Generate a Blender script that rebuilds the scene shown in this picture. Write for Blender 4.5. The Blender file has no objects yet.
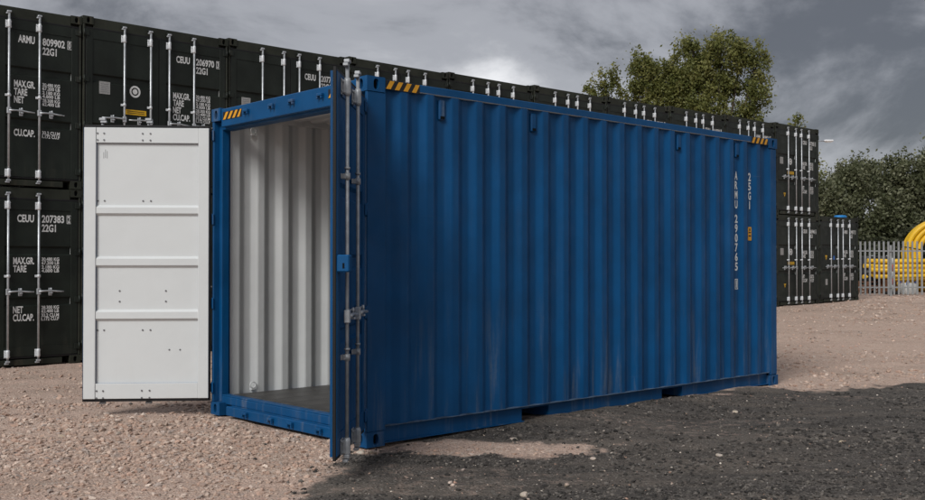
import bpy, bmesh, math, random
import numpy as np
from mathutils import Vector, Matrix
random.seed(7)
RNG = np.random.default_rng(11)
R = math.radians
scene = bpy.context.scene
COL = scene.collection

# ------------------------------------------------------------------ camera
CAM_H = 1.4394
cd = bpy.data.cameras.new('camera')
cd.sensor_width = 36.0
cd.lens = 1012.2 / 925.0 * 36.0
cd.clip_start = 0.05
cd.clip_end = 3000
cam = bpy.data.objects.new('camera', cd)
COL.objects.link(cam)
cam.location = (0, 0, CAM_H)
cam.rotation_euler = (math.pi / 2 + 0.0122, 0, 0)
scene.camera = cam

# ------------------------------------------------------------------ sky and sun
SUN_EL, SUN_AZ = R(38), R(208)          # azimuth clockwise from +Y: behind the camera, to its left
SUN_STRENGTH, SUN_ANGLE = 1.5, R(25)
SKY_GAIN = 0.97
EXPOSURE = 0.82
world = bpy.data.worlds.new('World')
scene.world = world
world.use_nodes = True
wn, wl = world.node_tree.nodes, world.node_tree.links
wn.clear()


def wmath(op, a, b=None, clamp=False):
    n = wn.new('ShaderNodeMath'); n.operation = op; n.use_clamp = clamp
    for i, q in enumerate((a, b)):
        if q is None: continue
        if isinstance(q, (int, float)): n.inputs[i].default_value = q
        else: wl.new(q, n.inputs[i])
    return n.outputs[0]


tc = wn.new('ShaderNodeTexCoord')
sep = wn.new('ShaderNodeSeparateXYZ'); wl.new(tc.outputs['Generated'], sep.inputs[0])
zz = wmath('ADD', wmath('MAXIMUM', sep.outputs[2], 0.0), 0.42)
cmb = wn.new('ShaderNodeCombineXYZ')
wl.new(wmath('DIVIDE', sep.outputs[0], zz), cmb.inputs[0])
wl.new(wmath('DIVIDE', sep.outputs[1], zz), cmb.inputs[1])


def wnoise(scale, detail, rough, dist, off):
    mp = wn.new('ShaderNodeMapping'); mp.inputs['Location'].default_value = off
    wl.new(cmb.outputs[0], mp.inputs['Vector'])
    n = wn.new('ShaderNodeTexNoise'); n.inputs['Scale'].default_value = scale
    n.inputs['Detail'].default_value = detail; n.inputs['Roughness'].default_value = rough
    n.inputs['Distortion'].default_value = dist
    wl.new(mp.outputs[0], n.inputs['Vector'])
    return n.outputs['Fac']


CLOUD_OFF = (59.64, 28.90, 0.0)
big = wnoise(0.75, 2.0, 0.5, 0.2, CLOUD_OFF)
mid = wnoise(2.3, 8.0, 0.58, 0.35, (CLOUD_OFF[0] + 5, CLOUD_OFF[1] + 2, 0))
cl = wmath('ADD', wmath('MULTIPLY', big, 0.55), wmath('MULTIPLY', mid, 0.45))
ramp = wn.new('ShaderNodeValToRGB')
wl.new(cl, ramp.inputs[0])
cr = ramp.color_ramp
cr.interpolation = 'EASE'
cr.elements[0].position = 0.42; cr.elements[0].color = (0.070, 0.072, 0.081, 1)
cr.elements[1].position = 0.64; cr.elements[1].color = (0.56, 0.56, 0.57, 1)
e = cr.elements.new(0.51); e.color = (0.225, 0.228, 0.245, 1)
sky = wn.new('ShaderNodeTexSky')
sky.sky_type = 'NISHITA'; sky.sun_disc = False
sky.sun_elevation = SUN_EL; sky.sun_rotation = SUN_AZ
bg_sky = wn.new('ShaderNodeBackground'); bg_sky.inputs['Strength'].default_value = 0.08
wl.new(sky.outputs[0], bg_sky.inputs['Color'])
bg_cl = wn.new('ShaderNodeBackground'); bg_cl.inputs['Strength'].default_value = SKY_GAIN
wl.new(ramp.outputs[0], bg_cl.inputs['Color'])
mixw = wn.new('ShaderNodeMixShader'); mixw.inputs[0].default_value = 0.94
wl.new(bg_sky.outputs[0], mixw.inputs[1]); wl.new(bg_cl.outputs[0], mixw.inputs[2])
wo = wn.new('ShaderNodeOutputWorld'); wl.new(mixw.outputs[0], wo.inputs['Surface'])

sd = bpy.data.lights.new('sun', 'SUN')
sd.energy = SUN_STRENGTH; sd.angle = SUN_ANGLE; sd.color = (1.0, 0.982, 0.950)
sun = bpy.data.objects.new('sun', sd); COL.objects.link(sun)
sdir = Vector((math.sin(SUN_AZ) * math.cos(SUN_EL), math.cos(SUN_AZ) * math.cos(SUN_EL), math.sin(SUN_EL)))
sun.rotation_euler = sdir.to_track_quat('Z', 'Y').to_euler()

vs = scene.view_settings
vs.view_transform = 'Standard'; vs.look = 'None'; vs.gamma = 1.0
vs.use_curve_mapping = False; vs.exposure = EXPOSURE
scene.render.filter_size = 1.9
scene.cycles.max_bounces = 8


# ------------------------------------------------------------------ materials
class Mat:
    def __init__(self, name, rough=0.6, metal=0.0, spec=0.4):
        self.m = bpy.data.materials.new(name); self.m.use_nodes = True
        self.t = self.m.node_tree; self.n = self.t.nodes; self.l = self.t.links
        self.b = self.n['Principled BSDF']
        self.b.inputs['Roughness'].default_value = rough
        self.b.inputs['Metallic'].default_value = metal
        self.b.inputs['Specular IOR Level'].default_value = spec

    def put(self, sock, v):
        if hasattr(v, 'is_linked') or hasattr(v, 'node'): self.l.new(v, sock)
        elif isinstance(v, (tuple, list)) and len(v) == 3 and sock.type == 'RGBA': sock.default_value = (*v, 1)
        else: sock.default_value = v

    def coord(self, kind='Object', scale=(1, 1, 1)):
        c = self.n.new('ShaderNodeTexCoord'); mp = self.n.new('ShaderNodeMapping')
        mp.inputs['Scale'].default_value = scale
        self.l.new(c.outputs[kind], mp.inputs['Vector']); return mp.outputs[0]

    def noise(self, vec, scale, detail=4, rough=0.55, dist=0.0, out='Fac'):
        n = self.n.new('ShaderNodeTexNoise')
        n.inputs['Scale'].default_value = scale; n.inputs['Detail'].default_value = detail
        n.inputs['Roughness'].default_value = rough; n.inputs['Distortion'].default_value = dist
        if vec is not None: self.l.new(vec, n.inputs['Vector'])
        return n.outputs[out]

    def voro(self, vec, scale, out='Color'):
        n = self.n.new('ShaderNodeTexVoronoi'); n.inputs['Scale'].default_value = scale
        if vec is not None: self.l.new(vec, n.inputs['Vector'])
        return n.outputs[out]

    def ramp(self, fac, stops):
        r = self.n.new('ShaderNodeValToRGB'); self.l.new(fac, r.inputs[0]); el = r.color_ramp.elements
        for i, (p, c) in enumerate(stops):
            x = el[i] if i < 2 else el.new(p)
            x.position = p; x.color = (*c, 1) if len(c) == 3 else c
        return r.outputs[0]

    def math(self, op, a, b=None, clamp=False):
        n = self.n.new('ShaderNodeMath'); n.operation = op; n.use_clamp = clamp
        self.put(n.inputs[0], a)
        if b is not None: self.put(n.inputs[1], b)
        return n.outputs[0]

    def mrange(self, v, a, b, c=0.0, d=1.0):
        n = self.n.new('ShaderNodeMapRange'); n.interpolation_type = 'SMOOTHSTEP'
        self.put(n.inputs[0], v)
        for i, q in enumerate((a, b, c, d)): n.inputs[i + 1].default_value = q
        return n.outputs[0]

    def mix(self, fac, a, b, mode='MIX'):
        n = self.n.new('ShaderNodeMix'); n.data_type = 'RGBA'; n.blend_type = mode
        self.put(n.inputs[0], fac); self.put(n.inputs[6], a); self.put(n.inputs[7], b)
        return n.outputs[2]

    def attr(self, name):
        n = self.n.new('ShaderNodeAttribute'); n.attribute_name = name; return n

    def xyz(self, vec):
        n = self.n.new('ShaderNodeSeparateXYZ'); self.l.new(vec, n.inputs[0]); return n.outputs

    def bump(self, h, strength, dist=0.01, prev=None):
        n = self.n.new('ShaderNodeBump'); n.inputs['Strength'].default_value = strength
        n.inputs['Distance'].default_value = dist; self.l.new(h, n.inputs['Height'])
        if prev is not None: self.l.new(prev, n.inputs['Normal'])
        return n.outputs[0]

    def color(self, v): self.put(self.b.inputs['Base Color'], v)
    def normal(self, v): self.l.new(v, self.b.inputs['Normal'])
    def roughness(self, v): self.put(self.b.inputs['Roughness'], v)


def plain(name, col, rough=0.6, metal=0.0, spec=0.4, var=0.12, scale=9.0, bump=0.0):
    m = Mat(name, rough, metal, spec)
    v = m.coord()
    f = m.noise(v, scale, 5, 0.6)
    lo = tuple(c * (1 - var) for c in col); hi = tuple(min(1, c * (1 + var)) for c in col)
    m.color(m.ramp(f, [(0.3, lo), (0.7, hi)]))
    if bump: m.normal(m.bump(m.noise(v, scale * 6, 4), bump, 0.004))
    return m.m


def painted_steel(name, col, dust_col, dust_amt, rough=0.5, low=0.9, spec=0.35, var=0.13):
    m = Mat(name, rough, 0.0, spec)
    v = m.coord()
    z = m.xyz(v)[2]
    wp = m.n.new('ShaderNodeNewGeometry').outputs['Position']      # so that no two containers weather alike
    tone = m.noise(wp, 1.3, 5, 0.62)
    c = m.mix(m.mrange(tone, 0.3, 0.7), tuple(q * (1 - var) for q in col), tuple(q * (1 + var) for q in col))
    mpw = m.n.new('ShaderNodeMapping'); mpw.inputs['Scale'].default_value = (11, 11, 0.8); m.l.new(wp, mpw.inputs['Vector'])
    streak = m.noise(mpw.outputs[0], 1.0, 5, 0.62, 0.3)
    fine = m.noise(v, 34, 4, 0.65)
    # rain-washed dust: long vertical smears, heaviest where mud splashed up from the yard
    lowm = m.mrange(z, low, 0.1, 0.10, 1.0)
    d = m.math('MULTIPLY', m.mrange(streak, 0.50, 0.80), lowm)
    d = m.math('MULTIPLY', d, m.mrange(fine, 0.25, 0.75, 0.45, 1.0))
    d = m.math('MULTIPLY', d, dust_amt, clamp=True)
    c = m.mix(d, c, dust_col)
    # hairline scuffs from handling, some level and some slanting
    for sc_, rot in (((1.6, 1.6, 55), 0.0), ((2.2, 2.2, 38), 0.5)):
        ms = m.n.new('ShaderNodeMapping'); ms.inputs['Scale'].default_value = sc_; ms.inputs['Rotation'].default_value = (0, rot, 0)
        m.l.new(wp, ms.inputs['Vector'])
        sf = m.math('MULTIPLY', m.mrange(m.noise(ms.outputs[0], 1.0, 3, 0.5), 0.70, 0.76), m.mrange(m.noise(wp, 0.9, 3, 0.6), 0.50, 0.66))
        c = m.mix(m.math('MULTIPLY', sf, 0.30), c, tuple(0.55 * q + 0.45 * d2 for q, d2 in zip(col, dust_col)))
    chip = m.math('MULTIPLY', m.mrange(m.noise(v, 60, 3, 0.7), 0.70, 0.76), m.mrange(tone, 0.5, 0.62))
    c = m.mix(m.math('MULTIPLY', chip, 0.35), c, tuple(0.5 * q + 0.5 * d2 for q, d2 in zip(col, dust_col)))
    m.color(c)
    m.roughness(m.mrange(m.noise(v, 5, 4), 0.25, 0.75, rough - 0.08, rough + 0.14))
    m.normal(m.bump(m.noise(wp, 2.6, 3), 0.42, 0.014, m.bump(m.noise(v, 90, 3), 0.06, 0.002)))
    return m.m


M = {}
M['blue'] = painted_steel('blue_paint', (0.0014, 0.0610, 0.175), (0.16, 0.18, 0.20), 0.80, 0.5, 1.3, 0.22, 0.16)
M['blue_dusty'] = plain('dust_caked_blue', (0.060, 0.095, 0.150), 0.8, 0, 0.2, 0.5, 7)
M['dark'] = painted_steel('dark_green_paint', (0.0125, 0.0165, 0.0130), (0.075, 0.070, 0.055), 0.5, 0.5, 0.6, 0.25, 0.35)
M['dark_frame'] = painted_steel('dark_frame_paint', (0.022, 0.025, 0.018), (0.10, 0.085, 0.06), 0.8, 0.6, 3.0, 0.25, 0.35)
M['white'] = painted_steel('white_paint', (0.595, 0.615, 0.618), (0.42, 0.38, 0.33), 0.16, 0.5, 0.7, 0.3, 0.02)
M['inside'] = painted_steel('grey_white_paint', (0.57, 0.585, 0.585), (0.40, 0.37, 0.33), 0.25, 0.55, 1.4, 0.3, 0.04)
M['galv'] = plain('galvanised_steel', (0.46, 0.48, 0.50), 0.42, 0.55, 0.5, 0.22, 14)
M['galv_grimy'] = plain('weathered_galvanised_steel', (0.36, 0.375, 0.39), 0.5, 0.4, 0.4, 0.3, 9)
M['galv_light'] = plain('zinc_bracket', (0.62, 0.64, 0.66), 0.5, 0.25, 0.5, 0.15, 18)
M['rubber'] = plain('black_rubber', (0.010, 0.010, 0.011), 0.6, 0, 0.3)
M['hole'] = plain('hole_shade_black', (0.006, 0.007, 0.008), 0.9, 0, 0.1)  # near-black colour stands in for the shade inside holes and slots
M['decal'] = plain('white_lettering', (0.66, 0.67, 0.66), 0.6, 0, 0.3, 0.16, 30)
M['yellow_decal'] = plain('yellow_decal', (0.62, 0.36, 0.015), 0.5, 0, 0.3, 0.08, 20)
M['hazard_yellow'] = plain('hazard_yellow', (0.66, 0.31, 0.02), 0.5, 0, 0.3, 0.1, 40)
M['hazard_black'] = plain('hazard_black', (0.012, 0.012, 0.013), 0.5, 0, 0.3, 0.1, 40)
M['plate'] = plain('aluminium_plate', (0.34, 0.34, 0.33), 0.5, 0.3, 0.4, 0.2, 40)
M['sticker_blue'] = plain('blue_sticker', (0.02, 0.12, 0.42), 0.5)
M['wood_floor'] = plain('floor_plywood', (0.050, 0.048, 0.046), 0.5, 0, 0.4, 0.35, 5, 0.3)
M['bolt'] = plain('bolt_steel', (0.16, 0.16, 0.17), 0.5, 0.4, 0.4)
M['galv_fence'] = plain('fence_steel', (0.27, 0.28, 0.285), 0.6, 0.15, 0.4, 0.2, 6)
M['yellow_pipe'] = plain('yellow_pipe', (0.70, 0.42, 0.012), 0.45, 0, 0.45, 0.10, 3)
M['black_plastic'] = plain('black_plastic', (0.014, 0.014, 0.015), 0.5)
M['red_plastic'] = plain('red_plastic', (0.40, 0.030, 0.022), 0.5)
M['white_plastic'] = plain('white_plastic', (0.60, 0.60, 0.58), 0.6)
M['timber'] = plain('timber', (0.20, 0.10, 0.06), 0.8, 0, 0.2, 0.3, 6)
M['tarp'] = plain('blue_tarpaulin', (0.012, 0.20, 0.52), 0.5, 0, 0.4, 0.2, 12)
M['lamp'] = plain('lamp_casing', (0.70, 0.71, 0.72), 0.4)
M['bark'] = plain('bark', (0.075, 0.060, 0.045), 0.9, 0, 0.2, 0.35, 10, 0.5)


def leaf_mat(name):
    m = Mat(name, 0.55, 0, 0.35)
    a = m.attr('Col')
    m.color(a.outputs['Color'])
    tr = m.n.new('ShaderNodeBsdfTranslucent'); m.l.new(a.outputs['Color'], tr.inputs['Color'])
    mx = m.n.new('ShaderNodeMixShader'); mx.inputs[0].default_value = 0.38
    m.l.new(m.b.outputs[0], mx.inputs[1]); m.l.new(tr.outputs[0], mx.inputs[2])
    m.l.new(mx.outputs[0], m.n['Material Output'].inputs['Surface'])
    return m.m


M['leaf'] = leaf_mat('leaves')


def stone_mat():
    m = Mat('loose_stone', 0.85, 0, 0.25)
    a = m.attr('Col')
    v = m.coord('Object')
    f = m.noise(v, 120, 3, 0.6)
    m.color(m.mix(0.35, a.outputs['Color'], m.ramp(f, [(0.3, (0.02, 0.02, 0.02)), (0.75, (0.9, 0.85, 0.8))]), 'OVERLAY'))
    return m.m


M['stone'] = stone_mat()


def ground_mat():
    m = Mat('yard_ground', 0.92, 0, 0.15)
    v = m.coord('Object')
    big = m.noise(v, 0.55, 4, 0.6)
    med = m.noise(v, 3.2, 5, 0.65)
    grit = m.noise(v, 42, 5, 0.75)
    cells = m.voro(v, 38, 'Color')
    cells2 = m.voro(v, 95, 'Color')
    cr = m.xyz(cells)[0]; cr2 = m.xyz(cells2)[1]
    pale = m.ramp(grit, [(0.28, (0.225, 0.154, 0.120)), (0.50, (0.475, 0.345, 0.280)), (0.72, (0.65, 0.515, 0.432))])
    stones = m.ramp(cr, [(0.0, (0.19, 0.155, 0.135)), (0.35, (0.42, 0.285, 0.215)), (0.7, (0.50, 0.40, 0.33)), (1.0, (0.66, 0.57, 0.49))])
    pale = m.mix(m.math('MULTIPLY', m.mrange(med, 0.42, 0.62), 0.65), pale, stones)
    lane = m.noise(m.coord('Object', (0.35, 1.9, 1.0)), 1.0, 5, 0.6, 0.4)
    pale = m.mix(m.mrange(lane, 0.40, 0.66, 0.0, 0.55), pale, m.mix(0.65, pale, (0.54, 0.405, 0.332)))
    pale = m.mix(m.mrange(big, 0.50, 0.72, 0.0, 0.40), pale, (0.235, 0.180, 0.145))
    pale = m.mix(m.mrange(cr2, 0.80, 0.95, 0.0, 0.5), pale, (0.13, 0.115, 0.10))
    dark = m.ramp(grit, [(0.28, (0.028, 0.025, 0.023)), (0.52, (0.070, 0.063, 0.057)), (0.76, (0.150, 0.134, 0.120))])
    dark = m.mix(m.mrange(med, 0.42, 0.70, 0.0, 0.55), dark, (0.125, 0.112, 0.100))
    dark = m.mix(m.mrange(lane, 0.42, 0.66, 0.0, 0.55), dark, (0.165, 0.138, 0.115))
    dark = m.mix(m.mrange(cr2, 0.88, 0.99, 0.0, 0.6), dark, (0.30, 0.27, 0.24))
    att = m.attr('planings').outputs['Fac']
    msk = m.math('ADD', att, m.math('MULTIPLY', m.math('SUBTRACT', m.noise(v, 9, 6, 0.72), 0.5), 0.9))
    msk = m.mrange(msk, 0.32, 0.68)
    m.color(m.mix(msk, pale, dark))
    h = m.math('ADD', m.math('MULTIPLY', grit, 0.6), m.math('MULTIPLY', m.voro(v, 60, 'Distance'), -0.5))
    n1 = m.bump(med, 0.45, 0.05)
    m.normal(m.bump(h, 0.9, 0.02, n1))
    return m.m


M['ground'] = ground_mat()


# ------------------------------------------------------------------ mesh helpers
class MB:
    def __init__(s): s.v = []; s.f = []; s.m = []; s.sm = []

    def add(s, vs_, fs, mat=0, smooth=False):
        o = len(s.v); s.v.extend(tuple(p) for p in vs_)
        for f in fs:
            s.f.append(tuple(i + o for i in f)); s.m.append(mat); s.sm.append(smooth)
        return s

    def box(s, x0, x1, y0, y1, z0, z1, mat=0, c=0.0):
        if x0 > x1: x0, x1 = x1, x0
        if y0 > y1: y0, y1 = y1, y0
        if z0 > z1: z0, z1 = z1, z0
        if c <= 0:
            v = [(x, y, z) for x in (x0, x1) for y in (y0, y1) for z in (z0, z1)]
            return s.add(v, [(0, 1, 3, 2), (4, 6, 7, 5), (0, 4, 5, 1), (2, 3, 7, 6), (0, 2, 6, 4), (1, 5, 7, 3)], mat)
        lo = (x0, y0, z0); hi = (x1, y1, z1); idx = {}; v = []
        for k in range(8):
            sg = (k & 1, k >> 1 & 1, k >> 2 & 1)
            for ax in range(3):
                p = [0, 0, 0]
                for a in range(3):
                    base = hi[a] if sg[a] else lo[a]
                    p[a] = base if a == ax else base + (-c if sg[a] else c)
                idx[(sg, ax)] = len(v); v.append(tuple(p))
        fs = []
        for ax in range(3):
            b, d = [a for a in range(3) if a != ax]
            for t in (0, 1):
                q = []
                for (i, j) in ((0, 0), (1, 0), (1, 1), (0, 1)):
                    sg = [0, 0, 0]; sg[ax] = t; sg[b] = i; sg[d] = j; q.append(idx[(tuple(sg), ax)])
                if (t == 0) != (ax == 1): q.reverse()
                fs.append(tuple(q))
            for i in (0, 1):
                for j in (0, 1):
                    s0 = [0, 0, 0]; s0[b] = i; s0[d] = j; s1 = list(s0); s1[ax] = 1
                    s0, s1 = tuple(s0), tuple(s1)
                    fs.append((idx[(s0, b)], idx[(s1, b)], idx[(s1, d)], idx[(s0, d)]))
        for k in range(8):
            sg = (k & 1, k >> 1 & 1, k >> 2 & 1)
            fs.append((idx[(sg, 0)], idx[(sg, 1)], idx[(sg, 2)]))
        return s.add(v, fs, mat)

    def tube(s, pts, r, n=8, mat=0, caps=True, closed=False):
        pts = [Vector(p) for p in pts]; rs = r if isinstance(r, (list, tuple)) else [r] * len(pts)
        v = []; N = len(pts); prev = None
        for i, p in enumerate(pts):
            if closed: d = pts[(i + 1) % N] - pts[i - 1]
            else: d = (pts[min(i + 1, N - 1)] - pts[max(i - 1, 0)])
            d.normalize()
            if prev is None:
                u = d.orthogonal().normalized()
            else:
                u = (prev - d * prev.dot(d))
                u = u.normalized() if u.length > 1e-6 else d.orthogonal().normalized()
            prev = u; w = d.cross(u)
            for k in range(n):
                a = 2 * math.pi * k / n
                v.append(p + (u * math.cos(a) + w * math.sin(a)) * rs[i])
        fs = []
        for i in range(N if closed else N - 1):
            j = (i + 1) % N
            for k in range(n):
                l = (k + 1) % n
                fs.append((i * n + k, i * n + l, j * n + l, j * n + k))
        s.add(v, fs, mat, True)
        if caps and not closed:
            o = len(s.v) - len(v)
            for rng, ring in ((0, range(n - 1, -1, -1)), (N - 1, range(n))):
                s.f.append(tuple(o + rng * n + k for k in ring)); s.m.append(mat); s.sm.append(False)
        return s

    def mesh(s, name, mats, recalc=True):
        me = bpy.data.meshes.new(name)
        me.from_pydata(s.v, [], s.f)
        for q in mats: me.materials.append(q)
        me.polygons.foreach_set('material_index', s.m)
        me.polygons.foreach_set('use_smooth', s.sm)
        if recalc:
            bm = bmesh.new(); bm.from_mesh(me)
            bmesh.ops.recalc_face_normals(bm, faces=bm.faces); bm.to_mesh(me); bm.free()
        me.update()
        return me


def ob(name, me, parent=None, loc=(0, 0, 0), rotz=0.0, scale=None):
    o = bpy.data.objects.new(name, me); COL.objects.link(o)
    o.location = loc; o.rotation_euler = (0, 0, rotz)
    if scale: o.scale = scale
    if parent: o.parent = parent
    return o


def tag(o, label, cat, group=None):
    o['label'] = label; o['category'] = cat
    if group: o['group'] = group
    return o


def thing(name, label, cat, loc=(0, 0, 0), rotz=0.0, group=None):
    return tag(ob(name, None, None, loc, rotz), label, cat, group)


_txt = {}


def text_geo(t, bold=0.03):
    if t in _txt: return _txt[t]
    cu = bpy.data.curves.new('lettering', 'FONT'); cu.body = t; cu.size = 1.0
    cu.offset = bold; cu.resolution_u = 3
    o = bpy.data.objects.new('lettering_tmp', cu); COL.objects.link(o)
    dg = bpy.context.evaluated_depsgraph_get()
    me = bpy.data.meshes.new_from_object(o.evaluated_get(dg))
    v = [tuple(p.co) for p in me.vertices]; f = [tuple(p.vertices) for p in me.polygons]
    bpy.data.objects.remove(o); bpy.data.curves.remove(cu); bpy.data.meshes.remove(me)
    xs = [p[0] for p in v]; ys = [p[1] for p in v]
    x0, x1 = min(xs), max(xs); y0 = min(ys); hh = 0.665
    _txt[t] = ([((p[0] - x0) / (x1 - x0), (p[1]) / hh) for p in v], f)
    return _txt[t]


def put_text(mb, t, org, right, up, width, height, mat=0):
    """flat lettering: the word fills width x height from org (its lower left)"""
    v, f = text_geo(t)
    o = Vector(org); r_ = Vector(right); u_ = Vector(up)
    mb.add([o + r_ * (x * width) + u_ * (y * height) for x, y in v], f, mat)


def put_quad(mb, org, right, up, a, b, mat=0):
    o = Vector(org); r_ = Vector(right) * a; u_ = Vector(up) * b
    mb.add([o, o + r_, o + r_ + u_, o + u_], [(0, 1, 2, 3)], mat)


def put_frame(mb, org, right, up, a, b, t, mat=0):
    o = Vector(org); r_ = Vector(right); u_ = Vector(up)
    put_quad(mb, o, right, up, a, t, mat); put_quad(mb, o + u_ * (b - t), right, up, a, t, mat)
    put_quad(mb, o + u_ * t, right, up, t, b - 2 * t, mat); put_quad(mb, o + u_ * t + r_ * (a - t), right, up, t, b - 2 * t, mat)


# ------------------------------------------------------------------ terrain
ROW = Vector((-5.7147, 15.1534)); RD = Vector((math.cos(0.7417), math.sin(0.7417))); PITCH = 2.4582
BN = Vector((-0.7403, 7.8413)); BYAW = 0.744
BA = Vector((math.cos(BYAW), math.sin(BYAW))); BB = Vector((-math.sin(BYAW), math.cos(BYAW)))
_lat = RNG.random((256, 256))


def vnoise(x, y):
    x = np.asarray(x, float); y = np.asarray(y, float)
    xi = np.floor(x).astype(int); yi = np.floor(y).astype(int); fx = x - xi; fy = y - yi
    fx = fx * fx * (3 - 2 * fx); fy = fy * fy * (3 - 2 * fy)
    g = lambda i, j: _lat[i & 255, j & 255]
    return (g(xi, yi) * (1 - fx) + g(xi + 1, yi) * fx) * (1 - fy) + (g(xi, yi + 1) * (1 - fx) + g(xi + 1, yi + 1) * fx) * fy


def fbm(x, y, o=4):
    s = 0; a = 0.5; t = 0
    for k in range(o):
        s = s + a * vnoise(x * 2 ** k + 17.3 * k, y * 2 ** k + 5.1 * k); t += a; a *= 0.5
    return s / t


def sstep(a, b, x):
    t = np.clip((np.asarray(x, float) - a) / (b - a), 0, 1); return t * t * (3 - 2 * t)


def side_coords(x, y):
    return (x - BN.x) * BA.x + (y - BN.y) * BA.y, (x - BN.x) * BB.x + (y - BN.y) * BB.y


def slope_at(x, y):
    u = (x - ROW.x) * RD.x + (y - ROW.y) * RD.y
    return np.clip(0.0122 * u - 0.045, -0.12, 0.7) * sstep(9.5, 13.5, y)


def terrain(x, y):
    x = np.asarray(x, float); y = np.asarray(y, float)
    z = slope_at(x, y) - 0.012
    z = z + (fbm(x * 0.9, y * 0.9, 3) - 0.5) * 0.035 * sstep(3, 6, y)
    z = z + (fbm(x * 5.0 + 3, y * 5.0, 4) - 0.5) * 0.030
    u, w = side_coords(x, y)
    # planings banked up against the middle of the long side
    bank = sstep(1.2, 2.4, u) * (1 - sstep(5.3, 5.9, u)) * np.exp(-((w + 0.10) / 0.38) ** 2)
    z = z + 0.045 * bank
    uw, ww_ = side_coords(x, y)
    off = 1 - (uw > -0.4) * (uw < 6.36) * (ww_ > -0.4) * (ww_ < 2.84)
    return z - 0.014 * lanes(x, y) * off


EDGE = [(-1.3, -6), (-1.12, 4.0), (-0.98, 6.15), (-0.97, 6.71), (-0.91, 7.14), (-0.80, 7.44), (-0.66, 7.68), (-0.5, 8.3),
        (0.6, 9.6), (2.0, 10.9), (3.55, 11.75), (3.85, 11.50), (4.6, 11.70), (5.43, 11.9), (7.5, 12.2), (11, 13.0), (40, 15), (40, -6)]


def inside_dist(px, py, poly):
    """signed distance to a polygon, positive inside"""
    d = np.full(px.shape, 1e9); ins = np.zeros(px.shape, bool); n = len(poly)
    for i in range(n):
        ax, ay = poly[i]; bx, by = poly[(i + 1) % n]
        ex, ey = bx - ax, by - ay; t = np.clip(((px - ax) * ex + (py - ay) * ey) / (ex * ex + ey * ey), 0, 1)
        d = np.minimum(d, np.hypot(px - ax - ex * t, py - ay - ey * t))
        c = ((ay > py) != (by > py)) & (px < ex * (py - ay) / (ey if abs(ey) > 1e-9 else 1e-9) + ax)
        ins ^= c
    return np.where(ins, d, -d)


def lanes(x, y):
    """1 inside the worn wheel tracks that cross the yard"""
    t = y + 0.16 * x + (fbm(x * 0.35, y * 0.1 + 60, 2) - 0.5) * 0.8; k = 0
    for c, w in ((6.55, 0.15), (8.05, 0.17), (10.2, 0.18), (11.75, 0.2)):
        k = np.maximum(k, np.exp(-((t - c) / w) ** 2))
    return k * sstep(0.30, 0.55, fbm(x * 0.6 + 21, y * 0.9, 3))


def planings(x, y):
    d = inside_dist(x, y, EDGE)
    d = d + (fbm(x * 1.3, y * 1.6 + 9, 4) - 0.5) * 0.85 + (fbm(x * 7, y * 7 + 9, 3) - 0.5) * 0.55
    k = sstep(-0.32, 0.28, d)
    # a pale patch of bare hardcore beside the container
    q = np.sqrt(((x - 0.35) / 0.85) ** 2 + ((y - 7.98) / 0.42) ** 2) + (fbm(x * 1.7 + 40, y * 2.6, 4) - 0.5) * 1.2 + (fbm(x * 8 + 4, y * 8, 3) - 0.5) * 0.8
    k = k * (0.12 + 0.88 * sstep(0.35, 1.35, q))
    # and thin drifts where it has been scraped away
    k = k * (1 - 0.35 * sstep(0.62, 0.75, fbm(x * 0.5 + 80, y * 1.3, 4)))
    return k


def axis(a, b, st, lo, hi, grow):
    c = list(np.arange(a, b + 1e-6, st)); s_ = st; p = b
    while p < hi: s_ *= grow; p += s_; c.append(p)
    s_ = st; p = a; pre = []
    while p > lo: s_ *= grow; p -= s_; pre.append(p)
    return np.array(pre[::-1] + c)


gx = axis(-7.0, 9.0, 0.06, -420, 420, 1.09); gy = axis(5.4, 13.5, 0.06, -120, 900, 1.09)
GX, GY = np.meshgrid(gx, gy)
GZ = terrain(GX, GY); GP = planings(GX, GY)
nx_, ny_ = len(gx), len(gy)
me = bpy.data.meshes.new('ground')
vv = np.stack([GX, GY, GZ], -1).reshape(-1, 3)
ii = np.arange((ny_ - 1) * (nx_ - 1)); rr, cc = ii // (nx_ - 1), ii % (nx_ - 1); b0 = rr * nx_ + cc
quads = np.stack([b0, b0 + 1, b0 + nx_ + 1, b0 + nx_], -1)


def np_mesh(me, verts, faces, k, smooth=True):
    me.vertices.add(len(verts)); me.vertices.foreach_set('co', np.ascontiguousarray(verts, np.float32).ravel())
    me.loops.add(faces.size); me.loops.foreach_set('vertex_index', np.ascontiguousarray(faces, np.int32).ravel())
    me.polygons.add(len(faces)); me.polygons.foreach_set('loop_start', np.arange(0, faces.size, k, dtype=np.int32))
    me.polygons.foreach_set('use_smooth', np.full(len(faces), smooth))
    me.update(calc_edges=True); me.validate()


np_mesh(me, vv, quads, 4)
at = me.attributes.new('planings', 'FLOAT', 'POINT'); at.data.foreach_set('value', GP.astype(np.float32).ravel())
me.materials.append(M['ground'])
g = ob('ground', me); g['kind'] = 'structure'

# ------------------------------------------------------------------ containers
W, L = 2.438, 6.058
PIN = 0.022
S0, S1 = 0.030, 1.188


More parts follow.
